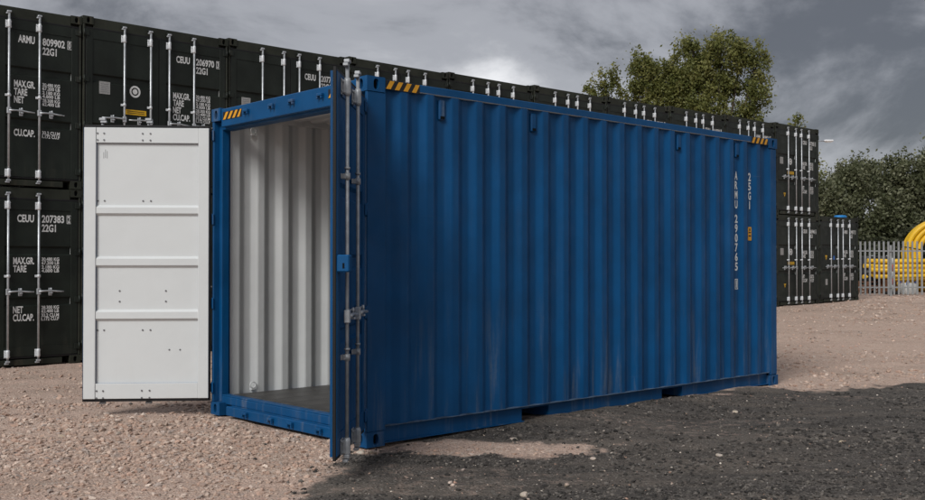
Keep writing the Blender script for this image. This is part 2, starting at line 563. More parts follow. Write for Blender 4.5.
def casting_mesh(name, paint):
    mb = MB(); lx, wy, hz = 0.178, 0.162, 0.118

    def holed(o, U, V, a, b, ha, hb, inn):
        o, U, V, inn = Vector(o), Vector(U), Vector(V), Vector(inn); n = 16; outer = []; hole = []; deep = []
        for k in range(n):
            t = 2 * math.pi * (k + 0.5) / n; c, s_ = math.cos(t), math.sin(t)
            q = min((a / 2) / max(abs(c), 1e-6), (b / 2) / max(abs(s_), 1e-6))
            if abs(abs((a / 2) / max(abs(c), 1e-6)) - abs((b / 2) / max(abs(s_), 1e-6))) < 1e-9: pass
            outer.append([c * q, s_ * q])
            e_ = 3.0
            rr_ = (abs(c / ha) ** e_ + abs(s_ / hb) ** e_) ** (-1 / e_)
            hole.append((c * rr_, s_ * rr_))
        # snap the nearest samples to the true corners
        for cx in (-1, 1):
            for cy in (-1, 1):
                j = min(range(n), key=lambda i: (outer[i][0] - cx * a / 2) ** 2 + (outer[i][1] - cy * b / 2) ** 2)
                outer[j] = [cx * a / 2, cy * b / 2]
        P = lambda q, d=0.0: o + U * (q[0] + a / 2) + V * (q[1] + b / 2) + inn * d
        v = [P(q) for q in outer] + [P(q) for q in hole] + [P(q, 0.035) for q in hole]
        mb.add(v, [(k, (k + 1) % n, n + (k + 1) % n, n + k) for k in range(n)] +
               [(n + k, n + (k + 1) % n, 2 * n + (k + 1) % n, 2 * n + k) for k in range(n)], 0)
        mb.add([P(q, 0.035) for q in hole], [tuple(range(n))], 1)  # back of the shallow hole, painted near black as its inner shade

    holed((0, 0, 0), (0, 1, 0), (0, 0, 1), wy, hz, 0.026, 0.042, (1, 0, 0))
    holed((0, 0, 0), (1, 0, 0), (0, 0, 1), lx, hz, 0.026, 0.042, (0, 1, 0))
    holed((0, 0, 0), (1, 0, 0), (0, 1, 0), lx, wy, 0.062, 0.032, (0, 0, 1))
    X, Y, Z = lx, wy, hz
    mb.add([(X, 0, 0), (X, Y, 0), (X, Y, Z), (X, 0, Z), (0, Y, 0), (0, Y, Z), (0, 0, Z)],
           [(0, 1, 2, 3), (1, 4, 5, 2), (6, 3, 2, 5)], 0)
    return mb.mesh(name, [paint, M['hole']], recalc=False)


def leaf_mesh(name, sg, z0, z1, beads, outer, inner):
    """door leaf in hinge coordinates: x = -outward, y = sg * distance from the hinge pin"""
    mb = MB()

    def bx(s0, s1, n0, n1, za, zb, mat, c=0.0):
        mb.box(-n1, -n0, sg * s0, sg * s1, za, zb, mat, c)
    st0, st1 = S0 + 0.100, S1 - 0.112
    rb, rt = z0 + 0.145, z1 - 0.145
    for s0, s1 in ((S0, st0), (st1, S1)):
        bx(s0, s1, -0.026, 0.0, z0, z1, 0, 0.003)
        bx(s0 + 0.0005, s1 - 0.0005, -0.047, -0.0262, z0 + 0.0005, z1 - 0.0005, 1, 0.004)
    for za, zb in ((z0, rb), (rt, z1)):
        bx(st0 + 0.0004, st1 - 0.0004, -0.024, -0.0015, za + 0.001, zb, 0)
        bx(st0 + 0.0004, st1 - 0.0004, -0.040, -0.0242, za + 0.001, zb, 1, 0.003)
    bx(S1 + 0.0002, S1 + 0.002, -0.047, -0.030, z0 + 0.001, z1 - 0.001, 0)
    prof = [(rb, -0.0095)]
    for a, b in beads:
        prof += [(a, -0.0095), (a + 0.024, -0.036), (b - 0.024, -0.036), (b, -0.0095)]
    prof += [(rt, -0.0095)]
    for off, mat in ((0.0, 0), (-0.0035, 1)):
        v = []; f = []
        for z, n in prof:
            v += [(-(n + off), sg * st0, z), (-(n + off), sg * st1, z)]
        for k in range(len(prof) - 1): f.append((2 * k, 2 * k + 1, 2 * k + 3, 2 * k + 2))
        mb.add(v, f, mat)
    # end caps of the beads on the inside, so that each rib reads as a solid pressing
    return mb.mesh(name, [outer, inner], recalc=False)


def gasket_mesh(name, sg, z0, z1):
    mb = MB()
    a, b = S0 - 0.014, S1 + 0.010
    def bx(s0, s1, za, zb): mb.box(0.006, 0.0275, sg * s0, sg * s1, za, zb, 0, 0.003)
    bx(a, S0 - 0.001, z0 - 0.026, z1 + 0.026); bx(S1 + 0.001, b, z0 - 0.026, z1 + 0.026)
    bx(S0 - 0.0005, S1 + 0.0005, z0 - 0.026, z0 - 0.001); bx(S0 - 0.0005, S1 + 0.0005, z1 + 0.001, z1 + 0.026)
    return mb.mesh(name, [M['rubber']])


BAR_S = (0.612, 1.040)


def bar_mesh(name, z0, z1, rows, ext, br, mat):
    mb = MB()
    mb.tube([(0, 0, z0 - ext), (0, 0, z1 + 0.075)], br, 10)
    for z, sgn in ((z0 - ext - 0.010, -1), (z1 + 0.085, 1)):
        mb.box(-0.020, 0.020, -0.030, 0.030, z - 0.010, z + 0.016, 0, 0.005)
        mb.box(-0.012, 0.024, -0.016, 0.042, z - 0.034, z - 0.013, 0, 0.004)
    for z in rows: mb.tube([(0, 0, z + 0.048), (0, 0, z + 0.062)], 0.020, 10)
    return mb.mesh(name, [mat])


def big_bracket_mesh(mat):
    mb = MB()
    mb.box(0.030, 0.040, -0.040, 0.040, -0.056, 0.056, 0, 0.004)
    mb.tube([(0, 0, -0.060), (0, 0, -0.040), (0, 0, 0.040), (0, 0, 0.060)], [0.019, 0.025, 0.025, 0.019], 10)
    mb.box(-0.002, 0.034, -0.022, 0.022, -0.046, 0.046, 0, 0.006)
    for y in (-0.032, 0.032):
        for z in (-0.036, 0.036): mb.tube([(0.022, y, z), (0.031, y, z)], 0.010, 6)
    return mb.mesh('bar_bracket', [mat])


def guide_mesh(mat):
    mb = MB()
    mb.box(0.031, 0.039, -0.042, 0.042, -0.018, 0.018, 0, 0.003)
    mb.tube([(0, 0, -0.022), (0, 0, 0.022)], 0.021, 10)
    mb.box(0.0, 0.034, -0.019, 0.019, -0.018, 0.018, 0, 0.003)
    return mb.mesh('bar_guide', [mat])


def handle_mesh(sg):
    """lever from the bar towards the hinge, with hub and its catch plate"""
    mb = MB()
    d = -sg
    mb.box(-0.022, 0.018, -0.028, 0.028, -0.045, 0.045, 0, 0.006)
    pts = [(-0.012, 0.0, 0.0), (-0.020, d * 0.06, 0.006), (-0.018, d * 0.16, 0.010), (-0.012, d * 0.26, 0.0), (-0.012, d * 0.36, -0.004)]
    mb.tube(pts, [0.015, 0.013, 0.012, 0.012, 0.010], 8)
    return mb.mesh('handle', [M['galv']])


def catch_mesh():
    mb = MB()
    mb.box(0.020, 0.038, -0.026, 0.026, -0.062, 0.050, 0, 0.004)
    mb.box(-0.026, 0.022, -0.020, 0.020, -0.030, -0.012, 0, 0.004)
    mb.tube([(-0.010, 0, 0.014), (-0.010, 0.0, 0.052)], 0.011, 6)
    mb.tube([(0.024, 0, 0.030), (-0.014, 0, 0.040)], 0.008, 6)
    return mb.mesh('handle_catch', [M['galv']])


def hinge_mesh(paint):
    mb = MB()
    mb.tube([(0, 0, -0.055), (0, 0, 0.055)], 0.014, 8)
    mb.box(-0.006, 0.004, 0.004, 0.075, -0.042, 0.042, 0, 0.003)
    mb.box(0.0, 0.030, -0.012, 0.004, -0.050, 0.050, 0, 0.003)
    return mb.mesh('hinge', [paint])


def side_profile(u0, u1, first, pitch=0.278, depth=0.036, inner=0.074, slope=0.066):
    p = []; c = first
    while c - pitch > u0 - 0.02: c -= pitch
    pts = []
    while c < u1 + 0.1:
        pts += [(c - inner / 2 - slope, 0.0), (c - inner / 2, depth), (c + inner / 2, depth), (c + inner / 2 + slope, 0.0)]
        c += pitch
    out = []
    for k in range(len(pts) - 1):
        (a, da), (b, db) = pts[k], pts[k + 1]
        if b <= u0 or a >= u1: continue
        if a < u0: t = (u0 - a) / (b - a); a, da = u0, da + (db - da) * t
        if not out: out.append((a, da))
        if b > u1: t = (u1 - a) / (b - a); b, db = u1, da + (db - da) * t
        out.append((b, db))
    return out


def corr_panel(name, prof, za, zb, place, outer, inner, th=0.004):
    """place(u, depth, z) -> xyz; two skins, outer paint and inner paint; bevelled folds by an extra loop"""
    mb = MB()
    fine = []
    for k, (u, d) in enumerate(prof):          # round each fold a little
        if 0 < k < len(prof) - 1:
            (ua, da), (ub, db) = prof[k - 1], prof[k + 1]; r_ = 0.007
            la = math.hypot(u - ua, d - da); lb = math.hypot(ub - u, db - d)
            fine.append((u - (u - ua) / la * r_, d - (d - da) / la * r_))
            fine.append((u + (ub - u) / lb * r_, d + (db - d) / lb * r_))
        else: fine.append((u, d))
    for off, mat in ((0.0, 0), (th, 1)):
        v = []; f = []
        for u, d in fine: v += [place(u, d + off, za), place(u, d + off, zb)]
        for k in range(len(fine) - 1): f.append((2 * k, 2 * k + 2, 2 * k + 3, 2 * k + 1))
        mb.add(v, f, mat)
    return mb.mesh(name, [outer, inner], recalc=False)


BRACKET = {q: big_bracket_mesh(M[q]) for q in ('galv_light', 'galv_grimy')}; GUIDE = {q: guide_mesh(M[q]) for q in ('galv_light', 'galv_grimy')}; CATCH = catch_mesh()
HANDLE = {1: handle_mesh(1), -1: handle_mesh(-1)}


class Kit:
    """the meshes of one kind of container, shared by every copy"""
    def __init__(k, H, paint, frame, inner, beads, rows, first, pockets, ext):
        k.H = H; k.paint = paint; k.frame = frame; k.rows = rows; k.pockets = pockets
        k.z0, k.z1 = 0.140 if H < 2.7 else 0.155, H - 0.186
        k.casting = casting_mesh('corner_casting', frame)
        k.leaf = {sg: leaf_mesh('door', sg, k.z0, k.z1, beads, paint, M['white'] if inner is M['inside'] else inner) for sg in (1, -1)}
        k.gasket = {sg: gasket_mesh('gasket', sg, k.z0, k.z1) for sg in (1, -1)}
        k.bar = bar_mesh('locking_bar', k.z0, k.z1, rows[1:-1], ext, 0.0128 if ext < 0.03 else 0.0160, M['galv_grimy'] if ext < 0.03 else M['galv'])
        k.hinge = hinge_mesh(paint)
        zc0, zc1 = 0.118, H - 0.118
        mb = MB(); mb.box(0.004, 0.190, 0.004, 0.036, zc0, zc1, 0, 0.006); mb.box(0.064, 0.140, 0.0365, 0.088, zc0, zc1, 0, 0.004)
        k.post_door = mb.mesh('corner_post', [frame])
        mb = MB(); mb.box(0.006, 0.150, 0.005, 0.055, zc0, zc1, 0, 0.012); mb.box(0.006, 0.060, 0.0555, 0.140, zc0, zc1, 0, 0.006)
        k.post_end = mb.mesh('corner_post', [frame])
        mb = MB(); mb.box(0.066, 0.18, 0.0885, W - 0.0885, H - 0.200, H - 0.014, 0, 0.006)
        mb.box(0.012, 0.0655, 0.1625, W - 0.1625, H - 0.183, H - 0.012, 0, 0.006)
        k.header = mb.mesh('door_header', [frame, inner])
        for q in k.header.polygons:
            if q.normal.x > 0.5: q.material_index = 1
        mb = MB(); mb.box(0.066, 0.20, 0.0885, W - 0.0885, 0.100, 0.172, 0, 0.006); mb.box(0.066, 0.20, 0.270, W - 0.270, 0.016, 0.0995, 0, 0.004); mb.box(0.070, 0.150, 0.0885, W - 0.0885, 0.1722, 0.186, 0, 0.004)
        mb.box(0.008, 0.0655, 0.270, W - 0.270, 0.012, 0.098, 0, 0.006)
        k.sill = mb.mesh('door_sill', [frame])
        mb = MB(); mb.box(-0.030, 0.016, -0.036, 0.036, -0.004, 0.020, 0, 0.004); mb.box(-0.030, -0.004, -0.036, -0.022, -0.026, -0.0045, 0, 0.003); mb.box(-0.030, -0.004, 0.022, 0.036, -0.026, -0.0045, 0, 0.003)
        k.keeper = mb.mesh('bar_keeper', [paint])
        mb = MB(); mb.box(0.1785, L - 0.1785, 0.006, 0.066, H - 0.078, H - 0.012, 0, 0.005)
        k.top_rail = mb.mesh('top_side_rail', [paint, inner])
        for q in k.top_rail.polygons:
            if q.normal.y > 0.5 or (q.normal.z < -0.5): q.material_index = 1
        mb = MB()
        cuts = [0.1785] + [q for p_ in pockets for q in p_] + [L - 0.1785]
        for a, b in zip(cuts[::2], cuts[1::2]):
            mb.box(a, b, 0.048, 0.054, 0.018, 0.1475, 0, 0.0); mb.box(a, b, 0.016, 0.0475, 0.016, 0.024, 0, 0.0)
        for a, b in pockets: mb.box(a, b, 0.048, 0.054, 0.126, 0.1475)
        mb.box(0.1785, L - 0.1785, 0.002, 0.060, 0.148, 0.157, 1, 0.002)
        k.bottom_rail = mb.mesh('bottom_side_rail', [paint, M['blue_dusty'] if H > 2.7 else paint])
        prof = side_profile(0.178, L - 0.140, first)
        k.side = corr_panel('side_panel', prof, 0.157, H - 0.078, lambda u, d, z: (u, d + 0.008, z), paint, inner)
        pe = side_profile(0.10, W - 0.10, W / 2, 0.25, 0.045, 0.11, 0.03)
        k.end = corr_panel('end_panel', pe, 0.12, H - 0.05, lambda u, d, z: (L - 0.012 - d, u, z), paint, inner)
        pr = side_profile(0.18, L - 0.06, 0.3, 0.209, 0.020, 0.092, 0.014)
        k.roof = corr_panel('roof_panel', pr, 0.03, W - 0.03, lambda u, d, z: (u, z, H - 0.010 - d), paint, inner)
        mb = MB(); mb.box(L - 0.058, L - 0.012, 0.1405, W - 0.1405, H - 0.075, H - 0.014, 0, 0.004)
        k.end_rail = mb.mesh('end_rail', [frame])
        mb = MB(); mb.box(L - 0.058, L - 0.012, 0.1405, W - 0.1405, 0.016, 0.13, 0, 0.004)
        k.end_sill = mb.mesh('end_sill', [frame])
        mb = MB(); mb.box(-0.03, 0.03, 0.06, W - 0.06, 0.03, 0.146)
        k.cross = mb.mesh('cross_member', [frame])
        mb = MB(); mb.box(0.20, L - 0.06, 0.002, 0.283, 0.147, 0.176, 0, 0.002)
        k.board = mb.mesh('floor_board', [M['wood_floor']])

    def build(k, root, open_r=0.0, open_l=0.0, full=True):
        H = k.H
        for sx in (1, -1):
            for sy in (1, -1):
                for sz in (1, -1):
                    ob('corner_casting', k.casting, root, (0 if sx > 0 else L, 0 if sy > 0 else W, 0 if sz > 0 else H), 0, (sx, sy, sz))
        for sy in (1, -1):
            y = 0 if sy > 0 else W
            ob('corner_post', k.post_door, root, (0, y, 0), 0, (1, sy, 1))
            ob('corner_post', k.post_end, root, (L, y, 0), 0, (-1, sy, 1))
            ob('top_side_rail', k.top_rail, root, (0, y, 0), 0, (1, sy, 1))
            ob('bottom_side_rail', k.bottom_rail, root, (0, y, 0), 0, (1, sy, 1))
            ob('side_panel', k.side, root, (0, y, 0), 0, (1, sy, 1))
        ob('door_header', k.header, root); ob('door_sill', k.sill, root); ob('end_rail', k.end_rail, root); ob('end_sill', k.end_sill, root)
        ob('end_panel', k.end, root); ob('roof_panel', k.roof, root)
        if full:
            for i in range(8): ob('floor_board', k.board, root, (0, 0.0845 + i * 0.284, 0))
            for i in range(12):
                x = 0.35 + i * 0.48
                if any(a - 0.05 < x < b + 0.05 for a, b in k.pockets): continue
                ob('cross_member', k.cross, root, (x, 0, 0))
        doors = []
        for sg, ang in ((1, open_r), (-1, open_l)):
            py = PIN if sg > 0 else W - PIN
            d = ob('door', k.leaf[sg], root, (0.004, py, 0), ang)
            ob('gasket', k.gasket[sg], d)
            for s_ in BAR_S:
                ob('locking_bar', k.bar, d, (-0.040, sg * s_, 0))
                for i, z in enumerate(k.rows):
                    ob('bar_bracket' if i in (0, len(k.rows) - 1) else 'bar_guide', (BRACKET if i in (0, len(k.rows) - 1) else GUIDE)['galv_light' if H < 2.7 else 'galv_grimy'], d, (-0.040, sg * s_, z))
                ob('handle', HANDLE[sg], d, (-0.040, sg * s_, 1.075))
                ob('handle_catch', CATCH, d, (-0.040, sg * (s_ - 0.178), 1.075))
                yk = py + sg * s_
                ob('bar_keeper', k.keeper, root, (0.010, yk, H - 0.085)); ob('bar_keeper', k.keeper, root, (0.006, yk, 0.062))
            for i in range(4):
                ob('hinge', k.hinge, d, (-0.006, 0, 0.25 + i * (H - 0.5) / 3), 0, (1, sg, 1))
            doors.append(d)
        return doors


# --- the blue container, doors open
ROWS_HC = (0.200, 0.80, 2.02, 2.625)
HB = 2.896
blue_kit = Kit(HB, M['blue'], M['blue'], M['inside'], [(0.886, 0.995), (1.388, 1.497), (1.878, 1.980)], ROWS_HC, 0.80 + 0.278 * 4 - 0.004, [(1.770, 2.125), (3.850, 4.205)], 0.012)
blue = thing('shipping_container', 'blue container standing open with both end doors swung out, lettered ARMU 290765 1', 'shipping container', (BN.x, BN.y, 0), BYAW)
door_r, door_l = blue_kit.build(blue, R(133.8), R(-128.6))
door_l['label'] = 'open door leaf showing its white ribbed inner face'
door_r['label'] = 'open door leaf seen edge on with galvanised locking bars'

# bolts through the doors, as they show on the white inner face
mb = MB(); mb.tube([(0.0, 0, 0), (0.004, 0, 0)], 0.0085, 8); BOLT = mb.mesh('bolt', [M['bolt']])
for d, sg in ((door_l, -1), (door_r, 1)):
    for s_ in (1.076, 1.004, 0.648, 0.576):
        inn = lambda z: 0.042 if (z < 0.27 or z > 2.57) else 0.0145
        for z in (2.655, 2.592, 2.02, 0.800, 0.232, 0.165):
            if s_ == 1.076 : ss = 1.064
            else: ss = s_
            ob('bolt', BOLT, d, (inn(z), sg * ss, z))
    for s_ in (0.862, 0.434):
        for z in (1.170, 1.070): ob('bolt', BOLT, d, (0.0145, sg * s_, z))
    for s_ in (0.40, 0.30): ob('bolt', BOLT, d, (0.0120, sg * s_, 0.612))
mb = MB()
for i, (hh, o_) in enumerate(((0.07, 0), (0.085, 0.005), (0.06, 0.0))):
    mb.box(0.0132, 0.0142, -0.98 - i * 0.016, -0.984 - i * 0.016, 2.42 + o_, 2.42 + hh)
ob('pen_mark', mb.mesh('pen_mark', [M['bolt']]), door_l)
# padlock housing across the free edge of the right leaf
mb = MB()
mb.box(-0.085, -0.002, 1.105, 1.212, 1.375, 1.490, 0, 0.008); mb.box(-0.052, -0.040, 1.2125, 1.215, 1.40, 1.435, 1)  # second box is the key slot, its dark inside painted on
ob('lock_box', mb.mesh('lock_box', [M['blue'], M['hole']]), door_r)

# forklift pockets: dark tunnels through the base
for a, b in blue_kit.pockets:
    mb = MB(); mb.box(a - 0.006, a - 0.0005, 0.056, W - 0.056, 0.022, 0.140); mb.box(b + 0.0005, b + 0.006, 0.056, W - 0.056, 0.022, 0.140)
    mb.box(a, b, 0.056, W - 0.056, 0.127, 0.140)
    ob('forklift_pocket', mb.mesh('forklift_pocket', [M['blue']]), blue)

# vents, hazard stripes, lettering, sticker on the long side
mb = MB(); mb.box(-0.034, 0.034, 0.018, 0.0415, -0.085, 0.085, 0, 0.010); mb.box(-0.022, 0.022, 0.015, 0.0178, -0.074, -0.052, 1, 0.0)  # second box is the vent slot, its shade painted as flat black
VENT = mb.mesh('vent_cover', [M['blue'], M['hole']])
for u in (0.80, 1.908, 4.134, 5.246):
    ob('vent_cover', VENT, blue, (u, 0.004, HB - 0.190)); ob('vent_cover', VENT, blue, (u, W - 0.004, HB - 0.190), 0, (1, -1, 1))


def hazard(org, right, up, w, h, lean):
    mb = MB(); put_quad(mb, org, right, up, w, h, 1)
    o = Vector(org); r_ = Vector(right); u_ = Vector(up); out = r_.cross(u_) * 0.0012; p = w / 4
    for i in range(4):
        a = i * p + 0.01 * w
        q = [o + out + r_ * a + u_ * 0.004, o + out + r_ * (a + p * 0.52) + u_ * 0.004,
             o + out + r_ * min(w - 0.002, a + p * 0.52 + lean * h) + u_ * (h - 0.004), o + out + r_ * (a + lean * h) + u_ * (h - 0.004)]
        mb.add(q, [(0, 1, 2, 3)], 0)
    return mb.mesh('hazard_stripe', [M['hazard_yellow'], M['hazard_black']], recalc=False)


HZ = (hazard((0.186, 0.0042, HB - 0.088), (1, 0, 0), (0, 0, 1), 0.352, 0.074, 0.55),
      hazard((5.510, 0.0042, HB - 0.088), (1, 0, 0), (0, 0, 1), 0.352, 0.074, 0.55),
      hazard((0.0095, W - 0.195, HB - 0.120), (0, -1, 0), (0, 0, 1), 0.340, 0.075, 0.75),
      hazard((0.0095, 0.535, HB - 0.120), (0, -1, 0), (0, 0, 1), 0.340, 0.075, 0.75))
for q in HZ: ob('hazard_stripe', q, blue)
yy = 0.0425
for u, seq, z in ((5.246, 'ARMU', 2.462), (5.246, '290765', 1.975), (5.524, '25G1', 2.462)):
    for ch in seq:
        mb = MB(); ww = 0.018 if ch == '1' else 0.056
        put_text(mb, ch, (u - ww / 2, yy, z - 0.086), (1, 0, 0), (0, 0, 1), ww, 0.084)
        ob('letter', mb.mesh('letter', [M['decal']], recalc=False), blue); z -= 0.108
mb = MB()
put_text(mb, '1', (5.246 - 0.009, yy, 1.155), (1, 0, 0), (0, 0, 1), 0.018, 0.078)
put_frame(mb, (5.246 - 0.030, yy, 1.135), (1, 0, 0), (0, 0, 1), 0.060, 0.118, 0.009)
ob('letter', mb.mesh('letter', [M['decal']], recalc=False), blue)
mb = MB(); mb.box(5.489, 5.559, 0.0405, 0.0430, 1.690, 1.845)
put_quad(mb, (5.497, 0.0400, 1.775), (1, 0, 0), (0, 0, 1), 0.054, 0.012, 1); put_quad(mb, (5.497, 0.0400, 1.735), (1, 0, 0), (0, 0, 1), 0.054, 0.016, 1)
put_quad(mb, (5.512, 0.0400, 1.800), (1, 0, 0), (0, 0, 1), 0.024, 0.028, 1)
ob('sticker', mb.mesh('sticker', [M['hazard_yellow'], M['hazard_black']]), blue)

# lashing rings inside
mb = MB(); mb.tube([(0.03 * math.cos(t) , 0, 0.03 * math.sin(t)) for t in [2 * math.pi * i / 14 for i in range(14)]], 0.006, 6, 0, True, True)
mb.box(-0.02, 0.02, -0.004, 0.03, -0.05, -0.025, 0, 0.003)
RING = mb.mesh('lashing_ring', [M['inside']])
for x in (0.42, 1.55, 2.6, 3.7, 4.8):
    for y, sc in ((0.060, -1), (W - 0.060, 1)):
        for z in (0.245, HB - 0.17): ob('lashing_ring', RING, blue, (x, y, z), 0, (1, sc, 1))

# --- the row of dark containers
HD = 2.591
ROWS_D = (0.185, 1.30, 2.32)
kit = Kit(HD, M['dark'], M['dark_frame'], M['white'], [(0.86, 0.992), (1.600, 1.735)], ROWS_D, 0.80, [(1.826, 2.18), (3.876, 4.23)], 0.055)


def door_text(w, z):      # w metres from the container's left edge, on the right leaf
    return (0.0068, (W - w) - PIN, z)


def left_text(w, z):
    return (0.0068, PIN - w, z)


RT, UP = (0, -1, 0), (0, 0, 1)


def words(name, items):
    """each word or line of lettering is a mesh of its own"""
    out = []
    for it in items:
        mb = MB()
        for q in it:
            if q[0] == 'frame': put_frame(mb, door_text(q[1], q[2]), RT, UP, q[3], q[4], 0.008)
            else: put_text(mb, q[0], door_text(q[1], q[2]), RT, UP, q[3], q[4])
        out.append(mb.mesh(name, [M['decal']], recalc=False))
    return out


def code_words(code):
    pre, num, chk = code.split()
    return words('lettering', [[(pre, 1.515, 2.085, 0.235, 0.098)], [(num, 1.862, 2.085, 0.325, 0.098)],
                               [(chk, 2.242, 2.091, 0.034, 0.086), ('frame', 2.225, 2.072, 0.068, 0.124)]])


SIZE_TYPE = words('lettering', [[('22G1', 1.862, 1.950, 0.205, 0.098)]])


def weight_words(style):
    rowz = {'upper': (1.435, 1.320, 1.205, 0.730), 'together': (1.500, 1.385, 1.270, 1.155), 'split': (1.475, 1.360, 0.770, 0.655)}[style]
    items = []
    for (t, wd, a, b), z in zip((('MAX.GR.', 0.295, '30.480 KG', '67.200 LB'), ('TARE', 0.185, '2.180 KG', '4.800 LB'), ('NET', 0.140, '28.300 KG', '62.400 LB'), ('CU.CAP.', 0.295, '33.2 CU.M', '1.172 CU.F')), rowz):
        items.append([(t, 1.462, z, wd, 0.090)]); items.append([(a, 1.862, z + 0.048, 0.255, 0.044)]); items.append([(b, 1.862, z - 0.006, 0.255, 0.044)])
    return words('lettering', items)


WEIGHTS = {q: weight_words(q) for q in ('upper', 'together', 'split')}


def plate_mesh():
    mb = MB(); o = left_text(0.255, 1.46); mb.box(0.0045, 0.0075, o[1], o[1] - 0.170, 1.44, 1.63, 0, 0.001)
    for i in range(5): put_quad(mb, (0.0038, o[1] - 0.02, 1.47 + i * 0.030), RT, UP, 0.13, 0.006, 1)
    return mb.mesh('data_plate', [M['plate'], M['bolt']])


def roundel_mesh(w, z):
    mb = MB(); o = left_text(w, z)
    n = 20
    for r0, r1 in ((0.060, 0.088), (0.0, 0.040)):
        v = []
        for i in range(n):
            a = 2 * math.pi * i / n
            v += [(o[0], o[1] + r0 * math.cos(a), o[2] + r0 * math.sin(a) * 1.05), (o[0], o[1] + r1 * math.cos(a), o[2] + r1 * math.sin(a) * 1.05)]
        mb.add(v, [(2 * i, 2 * i + 1, (2 * i + 3) % (2 * n), (2 * i + 2) % (2 * n)) for i in range(n)])
    return mb.mesh('round_emblem', [M['decal']], recalc=False)


def sticker_mesh(w, z, a, b):
    mb = MB(); o = left_text(w, z); mb.box(0.0050, 0.0075, o[1], o[1] - a, z, z + b)
    put_quad(mb, (0.0045, o[1] - a * 0.08, z + b * 0.28), RT, UP, a * 0.84, b * 0.12, 1); put_quad(mb, (0.0045, o[1] - a * 0.08, z + b * 0.62), RT, UP, a * 0.84, b * 0.12, 1)
    return mb.mesh('sticker', [M['yellow_decal'], M['hazard_black']])


def tri_mesh(w, z, s_=0.12):
    mb = MB(); o = left_text(w, z); y = o[1]
    mb.add([(0.007, y, z + s_), (0.007, y - s_, z + s_), (0.007, y - s_ / 2, z)], [(0, 1, 2)])
    put_quad(mb, (0.0062, y - s_ / 2 + 0.012, z + s_ * 0.45), RT, UP, 0.024, s_ * 0.4, 1)
    return mb.mesh('warning_triangle', [M['yellow_decal'], M['hazard_black']], recalc=False)


PLATE, ROUNDEL, STICK = plate_mesh(), roundel_mesh(0.825, 1.53), sticker_mesh(0.665, 1.165, 0.345, 0.080)
TRI_LOW, TRI_MID = tri_mesh(0.44, 0.50), tri_mesh(0.34, 1.27, 0.14)
mb = MB(); o_ = left_text(0.84, 1.30); mb.box(0.0050, 0.0075, o_[1], o_[1] - 0.09, 1.28, 1.40); BLUESTICK = mb.mesh('sticker', [M['sticker_blue']])
mb = MB(); o_ = left_text(0.36, 0.55); mb.box(0.0045, 0.0075, o_[1], o_[1] - 0.13, 0.52, 0.70, 0, 0.001); PLATE_LOW = mb.mesh('data_plate', [M['plate']])

UPPER = ['ARMU 809902 0', 'CEUU 206970 3', 'CEUU 207718 5', 'ARMU 809874 3', 'CEUU 206934 2', 'ARMU 809915 9', 'CEUU 207402 7', 'CEUU 206958 1', 'ARMU 809931 2', 'CEUU 207355 0']
LOWER = ['CEUU 207383 2', 'CEUU 206911 0', 'ARMU 809889 3', 'CEUU 207460 1', 'ARMU 809942 0', 'CEUU 206983 2', 'CEUU 207419 8', 'ARMU 809860 4', 'CEUU 207326 8', 'CEUU 206946 6', 'ARMU 809957 0']
ORD = ['first', 'second', 'third', 'fourth', 'fifth', 'sixth', 'seventh', 'eighth', 'ninth', 'tenth']
ULAB = ['dark green container lettered ARMU 809902 0, first in the upper row',
        'dark green container lettered CEUU 206970 3 above the white door, with round white emblem',
        'dark green container in upper row rising behind the blue header, third from left']
for i in range(3, 9):
    ULAB.append(f'dark green container, {ORD[i]} from the left in the upper row behind the blue side')
ULAB.append('dark green container ending the upper row at right, tenth from the left')
LLAB = ['dark green container lettered CEUU 207383 2 on the ground left of the white door']
for i in range(1, 9):
    LLAB.append(f'dark green container on the ground beneath the {ORD[i]} of the upper row')
LLAB.append('dark green container on the ground under the last of the upper row')
LLAB.append('dark green container standing single at the right end of the row, beside the palisade fence')
for lev, codes, labs in ((1, UPPER, ULAB), (0, LOWER, LLAB)):
    for k_, code in enumerate(codes):
        jit = random.Random(100 * lev + k_)
        p = ROW + RD * (PITCH * k_ - 0.006 + {0: 0.012, 9: 0.03, 10: 0.035}.get(k_, 0.0) + jit.uniform(-0.004, 0.004))
        inn = Vector((-RD.y, RD.x)) * jit.uniform(-0.015, 0.02); p = p + inn
        z = -0.045 + 0.03 * (k_ - 0.5) + lev * (HD + 0.004)
        t = thing('shipping_container', labs[k_], 'shipping container', (p.x, p.y, z), 0.7417 + math.pi / 2 + jit.uniform(-0.002, 0.002), 'dark green containers stacked in a row')
        dr, dl = kit.build(t, 0, 0, full=(lev == 0 and k_ in (0, 9, 10)))
        style = 'upper' if (lev, k_) == (1, 0) else 'together' if (lev, k_) in ((1, 1), (1, 2), (1, 5), (1, 7)) else 'split'
        for q in code_words(code) + SIZE_TYPE + WEIGHTS[style]: ob('lettering', q, dr)
        if (lev, k_) == (0, 10):
            ob('warning_triangle', TRI_MID, dl); ob('sticker', BLUESTICK, dl); ob('data_plate', PLATE_LOW, dl)
        else:
            ob('round_emblem', ROUNDEL, dl); ob('sticker', STICK, dl); ob('data_plate', PLATE, dl)
            if k_ == 9: ob('warning_triangle', TRI_LOW, dl)


# ------------------------------------------------------------------ palisade fence
def tz(x, y): return float(terrain(np.array(x), np.array(y)))


